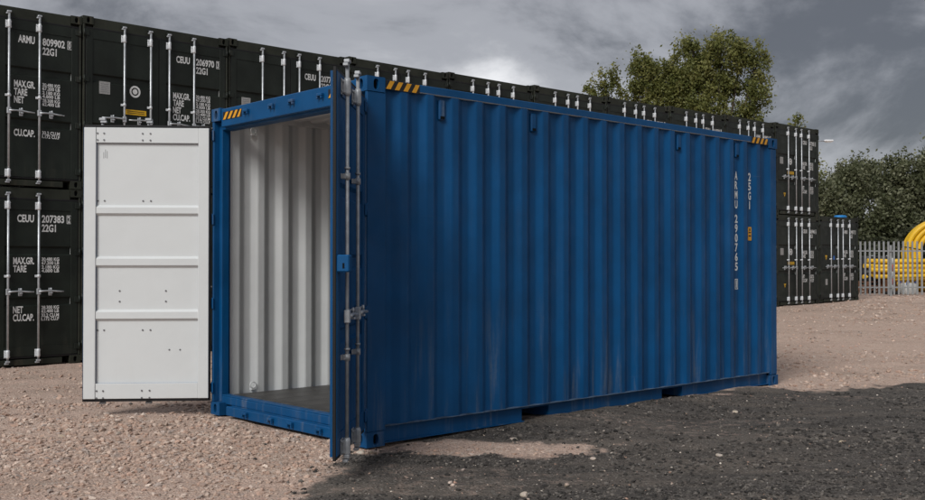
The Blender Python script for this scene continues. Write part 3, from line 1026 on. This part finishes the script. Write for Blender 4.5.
FY = 34.8
fence = thing('palisade_fence', 'grey galvanised palisade fence with pointed pales beyond the containers', 'fence', (12.0, FY, 0.28))
mb = MB(); hw = 0.034
pf = [(-hw, 0.0), (-hw * 0.55, -0.016), (0, -0.006), (hw * 0.55, -0.016), (hw, 0.0)]
v = []
for dy in (0.0, 0.004):
    for z0_, tops in ((0.05, None), (1.80, None)):
        for x, y in pf: v.append((x, y + dy, z0_))
    for (x, y), z in zip(pf, (1.86, 1.90, 1.85, 1.90, 1.86)): v.append((x, y + dy, z))
f = []
for base in (0, 15):
    for r_ in (0, 5):
        for i in range(4): f.append((base + r_ + i, base + r_ + i + 1, base + r_ + 6 + i, base + r_ + 5 + i))
for i in (0, 4):
    for r_ in (0, 5): f.append((r_ + i, r_ + 5 + i, 15 + r_ + 5 + i, 15 + r_ + i))
for i in range(4): f.append((10 + i, 11 + i, 26 + i, 25 + i)); f.append((i, i + 1, 16 + i, 15 + i))
mb.add(v, f); PALE = mb.mesh('pale', [M['galv_fence']])
mb = MB(); mb.box(-1.365, 1.365, 0.006, 0.012, -0.022, 0.022); mb.box(-1.365, 1.365, 0.0125, 0.050, 0.014, 0.022); RAIL = mb.mesh('fence_rail', [M['galv_fence']])
mb = MB(); mb.box(-0.038, 0.038, 0.052, 0.058, 0, 1.85); mb.box(-0.003, 0.003, 0.0585, 0.118, 0, 1.85); mb.box(-0.038, 0.038, 0.1185, 0.1245, 0, 1.85)
POSTM = mb.mesh('fence_post', [M['galv_fence']])
nb = 6
for b_ in range(nb):
    x0_ = b_ * 2.75
    for i in range(17): ob('pale', PALE, fence, (x0_ + 0.085 + i * 0.1600, random.uniform(-0.003, 0.003), random.uniform(-0.008, 0.008)), random.uniform(-0.02, 0.02))
    for z in (0.30, 1.55): ob('fence_rail', RAIL, fence, (x0_ + 1.37, 0.0, z))
for b_ in range(nb + 1): ob('fence_post', POSTM, fence, (b_ * 2.75, 0, -0.1))


# ------------------------------------------------------------------ things behind the fence
def coil(name, label, loc, rad, layers, axial, pr, tilt, yaw, group=None):
    root = thing(name, label, 'pipe coil', loc, yaw, group)
    mb = MB()
    for i in range(axial):
        for j in range(layers):
            rr_ = rad - pr - j * pr * 1.9; ox = (i - (axial - 1) / 2) * pr * 2.02 + random.uniform(-.01, .01)
            pts = []
            for k in range(40):
                a = 2 * math.pi * k / 40
                wob = rr_ + 0.012 * math.sin(3 * a + i + j)
                pts.append((wob * math.cos(a), ox + 0.015 * math.sin(2 * a + j), rad + wob * math.sin(a)) if tilt else (wob * math.cos(a), wob * math.sin(a), pr + ox + (axial - 1) / 2 * pr * 2.02))
            mb.tube(pts, pr, 8, 0, True, True)
    ob('pipe', mb.mesh('pipe', [M['yellow_pipe']]), root)
    for k in range(5):
        a = 2 * math.pi * (k + 0.35) / 5; mb = MB(); hw_ = axial * pr * 1.01 + 0.012; ri = rad - layers * pr * 1.95 - 0.01; ro = rad + 0.014
        ca, sa = math.cos(a), math.sin(a); pts = []
        for r2, o2 in ((ri, -hw_), (ro, -hw_), (ro, hw_), (ri, hw_)):
            pts.append((r2 * ca, o2, rad + r2 * sa) if tilt else (r2 * ca, r2 * sa, hw_ - 0.012 + o2))
        mb.tube(pts, 0.016, 5, 0, True, True); ob('strap', mb.mesh('strap', [M['black_plastic']]), root)
    return root


coil('pipe_coil', 'large yellow pipe coil standing upright behind the palisade fence', (19.2, 40.6, tz(19.2, 40.6) - 0.01), 1.42, 3, 5, 0.105, True, R(-14))
coil('pipe_coil', 'yellow pipe coil lying flat behind the fence beside the upright coil', (17.1, 38.6, tz(17.1, 38.6) + 0.02), 1.02, 3, 7, 0.085, False, 0.3)


def drum(loc, label):
    root = thing('plastic_drum', label, 'drum', loc, 0, 'black drums behind the fence'); mb = MB(); n = 18
    pr_ = [(0.0, 0.0), (0.27, 0.0), (0.29, 0.04), (0.29, 0.30), (0.305, 0.32), (0.29, 0.34), (0.29, 0.60), (0.305, 0.62), (0.29, 0.64), (0.29, 0.88), (0.27, 0.93), (0.25, 0.93), (0.25, 0.91), (0.0, 0.91)]
    v = [(r_ * math.cos(2 * math.pi * i / n), r_ * math.sin(2 * math.pi * i / n), z) for r_, z in pr_ for i in range(n)]
    mb.add(v, [(j * n + i, j * n + (i + 1) % n, (j + 1) * n + (i + 1) % n, (j + 1) * n + i) for j in range(len(pr_) - 1) for i in range(n)], 0, True)
    ob('drum_body', mb.mesh('drum_body', [M['black_plastic']]), root)
    mb = MB(); mb.tube([(0.14, 0, 0.905), (0.14, 0, 0.945)], 0.035, 8); ob('bung', mb.mesh('bung', [M['galv_light']]), root)
    return root


def pallet(loc, label, yaw, mat):
    root = thing('pallet', label, 'pallet', loc, yaw)
    for i in range(7):
        mb = MB(); mb.box(-0.6, 0.6, -0.5 + i * 0.15, -0.4 + i * 0.15, 0.122, 0.144); ob('board', mb.mesh('board', [mat]), root)
    for y in (-0.45, 0.0, 0.45):
        for x in (-0.53, 0.0, 0.53):
            mb = MB(); mb.box(x - 0.06, x + 0.06, y - 0.05, y + 0.05, 0.02, 0.10); ob('block', mb.mesh('block', [mat]), root)
    for x in (-0.53, 0.0, 0.53):
        mb = MB(); mb.box(x - 0.06, x + 0.06, -0.5, 0.5, 0.1005, 0.1215); mb.box(x - 0.06, x + 0.06, -0.5, 0.5, 0.0, 0.0195); ob('bearer', mb.mesh('bearer', [mat]), root)
    return root


pz = tz(14.35, 37.2)
for i in range(3):
    pallet((15.10 + 0.01 * i, 37.2, pz + 0.145 * i), ['bottom reddish timber pallet under the black drums', 'middle reddish timber pallet under the black drums', 'top reddish timber pallet carrying the black drums'][i], 0.1 + 0.04 * i, M['timber'])
for i, (x, y) in enumerate(((14.85, 37.05), (15.42, 37.10), (15.12, 37.55))):
    drum((x, y, pz + 0.436), ['left black plastic drum on the pallets behind the fence', 'right black plastic drum on the pallets behind the fence', 'rear black plastic drum on the pallets behind the fence'][i])
bp = thing('barrier_post', 'red and white banded barrier post just behind the palisade fence', 'barrier post', (15.22, 35.9, tz(15.22, 35.9)))
for i in range(5):
    mb = MB(); mb.tube([(0, 0, 0.10 + i * 0.24), (0, 0, 0.335 + i * 0.24)], 0.065, 10); ob('band', mb.mesh('band', [M['white_plastic'] if i % 2 == 0 else M['red_plastic']]), bp)
mb = MB(); mb.box(-0.22, 0.22, -0.22, 0.22, 0, 0.10, 0, 0.03); ob('base', mb.mesh('base', [M['black_plastic']]), bp)


def bulk_bag(loc, label, w, h):
    root = thing('bulk_bag', label, 'bag', loc, 0.2); mb = MB(); n = 16; v = []
    pr_ = [(0.0, 0.0), (0.86, 0.0), (0.98, 0.12), (1.03, 0.4), (1.0, 0.7), (0.92, 0.92), (0.6, 1.0), (0, 0.96)]
    for r_, z in pr_:
        for i in range(n):
            a = 2 * math.pi * i / n; q = (abs(math.cos(a)) ** 4 + abs(math.sin(a)) ** 4) ** -0.25
            k = 1 + 0.04 * math.sin(5 * a + z * 7)
            v.append((w / 2 * r_ * q * k * math.cos(a), w / 2 * r_ * q * k * math.sin(a), h * z))
    mb.add(v, [(j * n + i, j * n + (i + 1) % n, (j + 1) * n + (i + 1) % n, (j + 1) * n + i) for j in range(len(pr_) - 1) for i in range(n)], 0, True)
    ob('sack', mb.mesh('sack', [M['white_plastic']]), root)
    for sx in (-1, 1):
        for sy in (-1, 1):
            mb = MB(); x, y = sx * w * 0.40, sy * w * 0.40
            mb.tube([(x, y, h * 0.80), (x * 0.9, y * 0.9, h * 1.12), (x * 0.75, y * 0.9, h * 1.1), (x * 0.7, y * 0.85, h * 0.93)], 0.015, 5)
            ob('lifting_loop', mb.mesh('lifting_loop', [M['sticker_blue']]), root)


bulk_bag((15.80, 35.9, tz(15.80, 35.9) - 0.01), 'low white bulk bag on the ground behind the fence', 0.50, 0.42)

pb = thing('pipe_bundle', 'loose bundle of straight yellow pipes behind the fence left of the coils', 'pipes', (16.3, 36.75, tz(16.3, 36.75)), 0.06)
for i in range(11):
    x0_, x1_ = random.uniform(-1.75, -1.3), random.uniform(1.2, 1.9); row_ = i // 3; y_ = (i % 3 - 1) * 0.2 + row_ * 0.04; z_ = 0.62 + row_ * 0.175
    mb = MB(); mb.tube([(x0_, y_, z_ + random.uniform(-.03, .06)), ((x0_ + x1_) / 2, y_ + random.uniform(-.05, .05), z_), (x1_, y_, z_ + random.uniform(-.03, .10))], 0.078, 8)
    ob('pipe', mb.mesh('pipe', [M['yellow_pipe']]), pb)
for x_ in (-1.0, 0.9):
    mb = MB(); mb.box(x_ - 0.08, x_ + 0.08, -0.42, 0.42, 0.0, 0.50, 0, 0.01); ob('bearer', mb.mesh('bearer', [M['timber']]), pb)

# folded tarpaulin lying on the single container
c10 = ROW + RD * (PITCH * 9 + 1.95)
mb = MB(); n = 12; v = []
for j, (sc, z) in enumerate(((1.0, 0.0), (1.04, 0.03), (0.97, 0.075), (0.75, 0.11), (0.0, 0.12))):
    for i in range(n):
        a = 2 * math.pi * i / n; q = (abs(math.cos(a)) ** 4 + abs(math.sin(a)) ** 4) ** -0.25 * (1 + 0.07 * math.sin(4 * a + j * 2))
        v.append((0.22 * sc * q * math.cos(a), 0.16 * sc * q * math.sin(a), z * 0.7))
mb.add(v, [(j * n + i, j * n + (i + 1) % n, (j + 1) * n + (i + 1) % n, (j + 1) * n + i) for j in range(4) for i in range(n)], 0, True)
v_in = Vector((-RD.y, RD.x)) * 0.32
tag(ob('folded_tarpaulin', mb.mesh('folded_tarpaulin', [M['tarp']]), None, (c10.x + v_in.x, c10.y + v_in.y, -0.045 + 0.03 * 9.5 + HD + 0.001), 0.74),
    'folded bright blue tarpaulin on top of the single container', 'tarpaulin')

# street lamp far behind the stack
sl = thing('street_lamp', 'distant street lamp with pale head reaching out past the end of the stack', 'street lamp', (24.2, 72.0, tz(24.2, 72.0)))
mb = MB(); mb.tube([(0, 0, 0), (0, 0, 3), (0, 0, 9.0), (0.12, 0, 9.28), (0.9, 0, 9.36), (1.6, 0, 9.42)], [0.11, 0.09, 0.06, 0.05, 0.035, 0.03], 8); ob('pole', mb.mesh('pole', [M['galv_fence']]), sl)
mb = MB(); mb.box(1.55, 2.20, -0.16, 0.16, 9.36, 9.50, 0, 0.05); ob('lamp_head', mb.mesh('lamp_head', [M['lamp']]), sl)
mb = MB(); mb.box(1.68, 2.10, -0.11, 0.11, 9.32, 9.3595, 0, 0.01); ob('lens', mb.mesh('lens', [M['white_plastic']]), sl)


# ------------------------------------------------------------------ trees
def leaves_mesh(name, ctr, size, cols, rng):
    n = len(ctr)
    d = rng.normal(size=(n, 3)); d /= np.linalg.norm(d, axis=1)[:, None]
    t = rng.normal(size=(n, 3)); t -= d * (t * d).sum(1)[:, None]; t /= np.linalg.norm(t, axis=1)[:, None]
    b = np.cross(d, t)
    s_ = size[:, None]
    v = np.stack([ctr - t * s_, ctr + b * s_ * 0.55, ctr + t * s_, ctr - b * s_ * 0.55], 1).reshape(-1, 3)
    fcs = np.arange(4 * n).reshape(-1, 4)
    me = bpy.data.meshes.new(name); np_mesh(me, v, fcs, 4, False)
    a = me.attributes.new('Col', 'FLOAT_COLOR', 'POINT')
    c4 = np.ones((n, 4)); c4[:, :3] = cols; a.data.foreach_set('color', np.repeat(c4, 4, 0).astype(np.float32).ravel())
    me.materials.append(M['leaf']); return me


def tree(name, label, base, lobes, nclump, per, csize, lsize, pal, seed, trunk_r=0.22, group=None, up=0.5, cat='tree'):
    """lobes: (dx, dy, z, rx, ry, rz); leaf clumps through each lobe, limbs reaching into them"""
    rng = np.random.default_rng(seed); rnd = random.Random(seed)
    root = thing(name, label, cat, (base[0], base[1], tz(base[0], base[1]) - 0.05), 0, group)
    vol = np.array([l[3] * l[4] * l[5] for l in lobes]) ** 0.8; vol /= vol.sum()
    cl_, limb_targets = [], []
    for l, w in zip(lobes, vol):
        k = max(3, int(nclump * w)); q = rng.normal(size=(k, 3)); q /= np.linalg.norm(q, axis=1)[:, None]
        rad = rng.random(k) ** 0.45
        pc = np.array(l[:3]) + q * rad[:, None] * np.array(l[3:])
        cl_.append(pc); limb_targets.append((Vector(l[:3]), [Vector(p) for p in pc[:max(3, k // 7)]]))
    cl_ = np.concatenate(cl_); nC = len(cl_)
    tone = rng.random(nC)
    rad = csize * (0.55 + 0.8 * rng.random(nC))
    idx = np.repeat(np.arange(nC), per)
    off = rng.normal(size=(len(idx), 3)) * rad[idx][:, None] * np.array([0.55, 0.55, 0.55 + up * 0.4])
    ctr = cl_[idx] + off
    pal_ = np.array(pal); tt = np.clip(tone[idx] * 0.7 + rng.random(len(idx)) * 0.4, 0, 1) * (len(pal_) - 1)
    i0 = np.minimum(tt.astype(int), len(pal_) - 2); fr = (tt - i0)[:, None]
    cols = pal_[i0] * (1 - fr) + pal_[i0 + 1] * fr
    size = lsize * (0.6 + 0.8 * rng.random(len(idx)))
    ob('crown', leaves_mesh('crown', ctr, size, cols, rng), root)
    mb = MB(); top = max(l[2] for l in lobes)
    mb.tube([(0, 0, 0), (rnd.uniform(-.1, .1), 0, top * 0.25), (rnd.uniform(-.3, .3), rnd.uniform(-.2, .2), top * 0.6), (lobes[0][0] * 0.5, 0, top * 0.95)], [trunk_r, trunk_r * 0.8, trunk_r * 0.45, trunk_r * 0.12], 8)
    ob('trunk', mb.mesh('trunk', [M['bark']]), root)
    mb = MB()
    for c, ts in limb_targets:
        st = Vector((0, 0, max(0.5, c.z * 0.42))); md = st.lerp(c, 0.5) + Vector((0, 0, -0.1 * c.z * 0.2))
        mb.tube([st, md, c], [trunk_r * 0.45, trunk_r * 0.3, trunk_r * 0.14], 6)
        for t_ in ts: mb.tube([c.lerp(md, 0.3), c.lerp(t_, 0.5) + Vector((0, 0, 0.1)), t_], [trunk_r * 0.14, trunk_r * 0.09, trunk_r * 0.03], 4)
    ob('limbs', mb.mesh('limbs', [M['bark']]), root)
    return root


OLIVE = [(0.056, 0.068, 0.018), (0.122, 0.138, 0.038), (0.190, 0.196, 0.058), (0.27, 0.26, 0.095)]
GREYG = [(0.046, 0.055, 0.026), (0.095, 0.106, 0.052), (0.140, 0.150, 0.082), (0.27, 0.275, 0.18)]
# the big broken-crowned tree over the row, with two smaller ones at its left
tree('broadleaf_tree', 'tall olive green tree with broken crown, largest of those above the containers', (15.2, 60, 0),
     [(0.1, 0, 13.6, 1.15, 1.2, 1.1), (1.3, 0, 13.1, 0.9, 1.1, 1.2), (2.35, 0, 13.0, 0.55, 0.8, 1.0), (2.2, 0, 11.2, 0.75, 1.2, 1.3), (-1.6, 0, 13.2, 0.75, 0.8, 1.35), (-2.0, 0, 11.9, 1.0, 1.0, 1.1), (-0.9, 0.3, 12.2, 1.2, 1.3, 1.3), (0.5, 0.4, 11.7, 0.9, 1.2, 1.0), (-0.8, 0, 10.2, 1.6, 1.5, 1.3), (1.7, 0, 9.6, 1.1, 1.2, 0.9), (0.0, 0, 8.0, 2.4, 2.0, 1.4)],
     390, 95, 0.34, 0.088, OLIVE, 3, 0.28, 'trees above the containers')
tree('broadleaf_tree', 'olive green tree in the middle of those above the containers', (11.7, 61, 0),
     [(1.2, 0, 12.5, 0.9, 1.0, 1.1), (1.5, 0, 11.4, 0.9, 1.0, 1.0), (0.1, 0, 12.0, 1.0, 1.2, 1.2), (-0.55, 0, 12.9, 0.5, 0.7, 1.35), (-1.3, 0, 12.6, 0.42, 0.7, 1.45), (-0.8, 0, 11.2, 1.0, 1.1, 1.1), (0.9, 0, 10.8, 1.2, 1.2, 1.2), (0.2, 0, 9.0, 2.0, 1.8, 1.6)],
     270, 90, 0.31, 0.086, OLIVE, 5, 0.2, 'trees above the containers')
tree('broadleaf_tree', 'small sparse tree at the left of those above the containers', (8.5, 62, 0),
     [(0.75, 0, 12.3, 0.38, 0.6, 1.2), (0.1, 0, 11.9, 0.40, 0.6, 1.0), (-0.65, 0, 11.6, 0.40, 0.6, 1.0), (1.2, 0, 11.3, 0.4, 0.6, 0.9), (0.2, 0, 10.6, 1.2, 0.9, 0.9), (0.1, 0, 8.8, 1.6, 1.2, 1.5)],
     130, 66, 0.25, 0.08, OLIVE, 8, 0.14, 'trees above the containers')
tree('broadleaf_tree', 'tree behind the stack end with only its tip above the containers', (20.1, 60, 0),
     [(-0.3, 0, 8.6, 0.5, 0.8, 1.3), (-0.8, 0, 7.0, 1.2, 1.4, 1.4), (0.2, 0, 6.2, 1.4, 1.4, 1.4)], 90, 40, 0.36, 0.10, OLIVE, 9, 0.14, 'trees above the containers')
bush = [(18.2, 47.5, 5.7, 'grey green bushy tree just right of the container stack'), (19.9, 50.5, 6.3, 'grey green bushy tree second from the container stack'),
        (20.6, 47.0, 6.0, 'pale leaved bushy tree over the left end of the yellow coils'), (22.4, 48.0, 6.6, 'tallest grey green bushy tree, above the upright yellow coil'),
        (24.6, 48.0, 6.4, 'grey green bushy tree at the right edge, beyond the tallest one'), (27.2, 49.0, 6.4, 'grey green bushy tree farthest to the right beyond the fence'), (15.6, 50.0, 5.0, 'low bushy tree mostly hidden behind the container stack')]
for i, (x, y, h_, lab) in enumerate(bush):
    rb = random.Random(i + 40); lo = []
    for j in range(9): lo.append((rb.uniform(-1.5, 1.5), rb.uniform(-0.8, 0.8), h_ * (0.28 + 0.062 * j + rb.uniform(-0.04, 0.04)), rb.uniform(0.8, 1.2), 0.9, rb.uniform(0.6, 1.0)))
    lo.append((rb.uniform(-0.4, 0.4), 0, h_ - 0.85, 0.9, 0.9, 0.85))
    tree('bushy_tree', lab, (x, y, 0), lo, 420, 60, 0.34, 0.085, GREYG, 60 + i, 0.12, 'bushy trees beyond the fence', 0.3)
# dark hedge closing the yard behind the coils
rng = np.random.default_rng(77); n = 42000
hx = rng.uniform(11.5, 30, n); hh_ = 2.5 + (fbm(hx * 0.9, hx * 0 + 3, 3) - 0.5) * 1.4
hz = rng.random(n) ** 0.75 * hh_; hy = 44.0 + rng.normal(0, 0.55, n) * (1.1 - 0.5 * hz / hh_)
keep = fbm(hx * 2.1, hz * 2.1 + 30, 3) > 0.36
ctr = np.stack([hx, hy, hz + 0.28], 1)[keep]
pal = np.array([(0.020, 0.026, 0.014), (0.050, 0.058, 0.030), (0.085, 0.088, 0.05)]); tt = rng.random(len(ctr)) * 2; i0 = np.minimum(tt.astype(int), 1); fr = (tt - i0)[:, None]
hd = thing('hedge', 'long dark hedge behind the yellow pipe coils', 'hedge', (20.5, 44, 0.28))
ctr = ctr - np.array([20.5, 44, 0.28])
ob('foliage', leaves_mesh('foliage', ctr, 0.10 * (0.6 + 0.8 * rng.random(len(ctr))), pal[i0] * (1 - fr) + pal[i0 + 1] * fr, rng), hd)
mb = MB()
for i in range(26):
    x = -8.8 + i * 0.7; mb.tube([(x, 0, -0.1), (x + random.uniform(-.3, .3), random.uniform(-.2, .2), 0.9), (x + random.uniform(-.5, .5), random.uniform(-.3, .3), 2.0)], [0.05, 0.035, 0.012], 5)
ob('stems', mb.mesh('stems', [M['bark']]), hd)


# ------------------------------------------------------------------ loose stones
def ico():
    bm = bmesh.new(); bmesh.ops.create_icosphere(bm, subdivisions=1, radius=1.0)
    v = np.array([q.co[:] for q in bm.verts]); f = np.array([[w.index for w in q.verts] for q in bm.faces]); bm.free(); return v, f


ICV, ICF = ico()          # 12 vertices, 20 faces
rng = np.random.default_rng(5)
bands = [(5.5, 8.0, -4.6, 4.6, 34000, 0.005, 0.024), (8.0, 11.0, -6.0, 6.2, 30000, 0.006, 0.031), (11.0, 15.5, -8.5, 9.0, 13000, 0.009, 0.034),
         (15.5, 24.0, 2.0, 14.0, 5000, 0.013, 0.034), (24.0, 34.6, 8.0, 18.0, 3000, 0.02, 0.05)]
P, S_ = [], []
for y0, y1, x0, x1, n, a, b in bands:
    x = rng.uniform(x0, x1, n); y = rng.uniform(y0, y1, n); s = a + (b - a) * rng.random(n) ** 2.6
    P.append(np.stack([x, y], 1)); S_.append(s)
P = np.concatenate(P); S_ = np.concatenate(S_)
u_, w_ = side_coords(P[:, 0], P[:, 1])
ru = (P[:, 0] - ROW.x) * RD.x + (P[:, 1] - ROW.y) * RD.y; rv = -(P[:, 0] - ROW.x) * RD.y + (P[:, 1] - ROW.y) * RD.x
clear = ~((u_ > -0.01) & (u_ < L + 0.01) & (w_ > -0.01) & (w_ < W + 0.01)) & ~((rv > -0.03) & (ru < 25))
dens = 0.55 * fbm(P[:, 0] * 0.55 + 11, P[:, 1] * 1.1, 4) + 0.45 * fbm(P[:, 0] * 2.2 + 5, P[:, 1] * 3.0, 3)
big_s = S_ > 0.012
clear &= np.where(big_s, dens + rng.random(len(P)) * 0.22 > 0.60, dens + rng.random(len(P)) * 0.45 > 0.64)
clear &= rng.random(len(P)) > 0.72 * lanes(P[:, 0], P[:, 1])
pq = planings(P[:, 0], P[:, 1]); indark = inside_dist(P[:, 0], P[:, 1], EDGE) > 0.0
clear &= ~(indark & (pq < 0.75) & (rng.random(len(P)) < np.where(S_ > 0.010, 0.88, 0.45)))   # the bare patch is mostly fines
P = P[clear]; S_ = S_[clear]; n = len(P)
pl = planings(P[:, 0], P[:, 1]); isd = (pl + rng.normal(0, 0.16, n)) > 0.42
pal_p = np.array([(0.22, 0.175, 0.15), (0.36, 0.265, 0.21), (0.44, 0.36, 0.30), (0.50, 0.44, 0.385), (0.33, 0.22, 0.17), (0.26, 0.25, 0.24), (0.58, 0.53, 0.47)])
pal_d = np.array([(0.034, 0.032, 0.030), (0.060, 0.056, 0.052), (0.090, 0.083, 0.076), (0.135, 0.122, 0.11), (0.048, 0.044, 0.041)])
c = np.where(isd[:, None], pal_d[rng.integers(0, len(pal_d), n)], pal_p[rng.choice(len(pal_p), n, p=[.21, .22, .18, .10, .15, .11, .03])])
pale_in_dark = isd & ((rng.random(n) < 0.045) & (S_ < 0.012)); c[pale_in_dark] = pal_p[rng.integers(2, 7, pale_in_dark.sum())]
S_[isd & ~pale_in_dark] *= 0.80
c[~isd] = c[~isd] * 0.64 + np.array([0.47, 0.342, 0.280]) * 0.42
c = c * (0.85 + 0.3 * rng.random((n, 1)))
jit = 1 + rng.normal(0, 0.17, (n, 12, 1))
v = ICV[None] * jit * (S_[:, None, None] * np.stack([0.8 + 0.6 * rng.random(n), 0.7 + 0.5 * rng.random(n), 0.45 + 0.35 * rng.random(n)], 1)[:, None, :])
th = rng.random(n) * 6.283; cs, sn = np.cos(th)[:, None], np.sin(th)[:, None]
vx = v[..., 0] * cs - v[..., 1] * sn; vy = v[..., 0] * sn + v[..., 1] * cs
tilt = rng.normal(0, 0.35, n)[:, None]; vz = v[..., 2] + vx * np.sin(tilt) * 0.6
v = np.stack([vx + P[:, :1], vy + P[:, 1:], vz + (terrain(P[:, 0], P[:, 1]) + S_ * 0.18)[:, None]], -1)
fcs = (ICF[None] + (np.arange(n) * 12)[:, None, None]).reshape(-1, 3)
me = bpy.data.meshes.new('gravel'); np_mesh(me, v.reshape(-1, 3), fcs, 3, False)
a_ = me.attributes.new('Col', 'FLOAT_COLOR', 'POINT'); c4 = np.ones((n, 4)); c4[:, :3] = c
a_.data.foreach_set('color', np.repeat(c4, 12, 0).astype(np.float32).ravel()); me.materials.append(M['stone'])
o = ob('gravel', me); o['kind'] = 'stuff'; o['label'] = 'loose pink and dark gravel strewn over the yard'


def stone(label, x, y, r_, col, seed):
    r_ *= 0.86
    rn = np.random.default_rng(seed); bm = bmesh.new(); bmesh.ops.create_icosphere(bm, subdivisions=2, radius=1.0)
    k = rn.normal(size=(7, 3)); k /= np.linalg.norm(k, axis=1)[:, None]; lim = 0.50 + 0.34 * rn.random(7)
    sc = Vector((r_ * rn.uniform(1.0, 1.35), r_ * rn.uniform(0.8, 1.05), r_ * rn.uniform(0.6, 0.8)))
    for q in bm.verts:
        p = np.array(q.co[:])
        for d_, l_ in zip(k, lim):           # cleave flat faces off the pebble
            t_ = p @ d_
            if t_ > l_: p = p - d_ * (t_ - l_)
        q.co = Vector((p[0] * sc.x, p[1] * sc.y, p[2] * sc.z))
    me = bpy.data.meshes.new('stone'); bm.to_mesh(me); bm.free()
    a = me.attributes.new('Col', 'FLOAT_COLOR', 'POINT')
    for i in range(len(me.vertices)): a.data[i].color = (*[q * rn.uniform(0.92, 1.06) for q in col], 1)
    me.materials.append(M['stone'])
    o = ob('stone', me, None, (x, y, tz(x, y) + sc.z * 0.25), rn.uniform(0, 6.28))
    return tag(o, label, 'stone', 'larger loose stones on the yard')


PINKW, TAN = (0.47, 0.40, 0.34), (0.40, 0.32, 0.26)
for i, (lab, x, y, r_, col) in enumerate((
        ('largest pale stone on the dark planings at the bottom edge of the picture', 0.385, 6.30, 0.034, PINKW),
        ('flat pale stone on the dark planings between bottom edge and pale patch', 0.68, 6.62, 0.026, TAN),
        ('pale stone lying alone on the dark planings right of centre', 1.92, 7.58, 0.032, PINKW),
        ('flat white stone at the right tip of the pale bare patch', 0.97, 7.50, 0.034, PINKW),
        ('pale stone far right on the dark planings', 3.03, 8.10, 0.030, TAN),
        ('left of two pale stones under the near blue corner casting', -0.775, 7.70, 0.042, PINKW),
        ('right of two pale stones under the near blue corner casting', -0.675, 7.66, 0.036, TAN),
        ('tan stone on the gravel left of the white door bottom', -3.33, 8.42, 0.040, TAN),
        ('greyish stone on the gravel in front of the white door corner', -2.91, 8.58, 0.034, (0.36, 0.30, 0.26)),
        ('tan stone on the gravel below the hinge side of the white door', -1.99, 8.87, 0.045, TAN),
        ('small pale stone beside the near forklift pocket', 0.42, 8.34, 0.034, PINKW),
        ('pale stone on the dark planings below the far forklift pocket', 2.62, 9.75, 0.036, PINKW),
        ('pink stone on the dark planings left of the pale patch', -0.05, 6.70, 0.022, (0.50, 0.33, 0.25)))):
    stone(lab, x, y, r_, col, 300 + i)
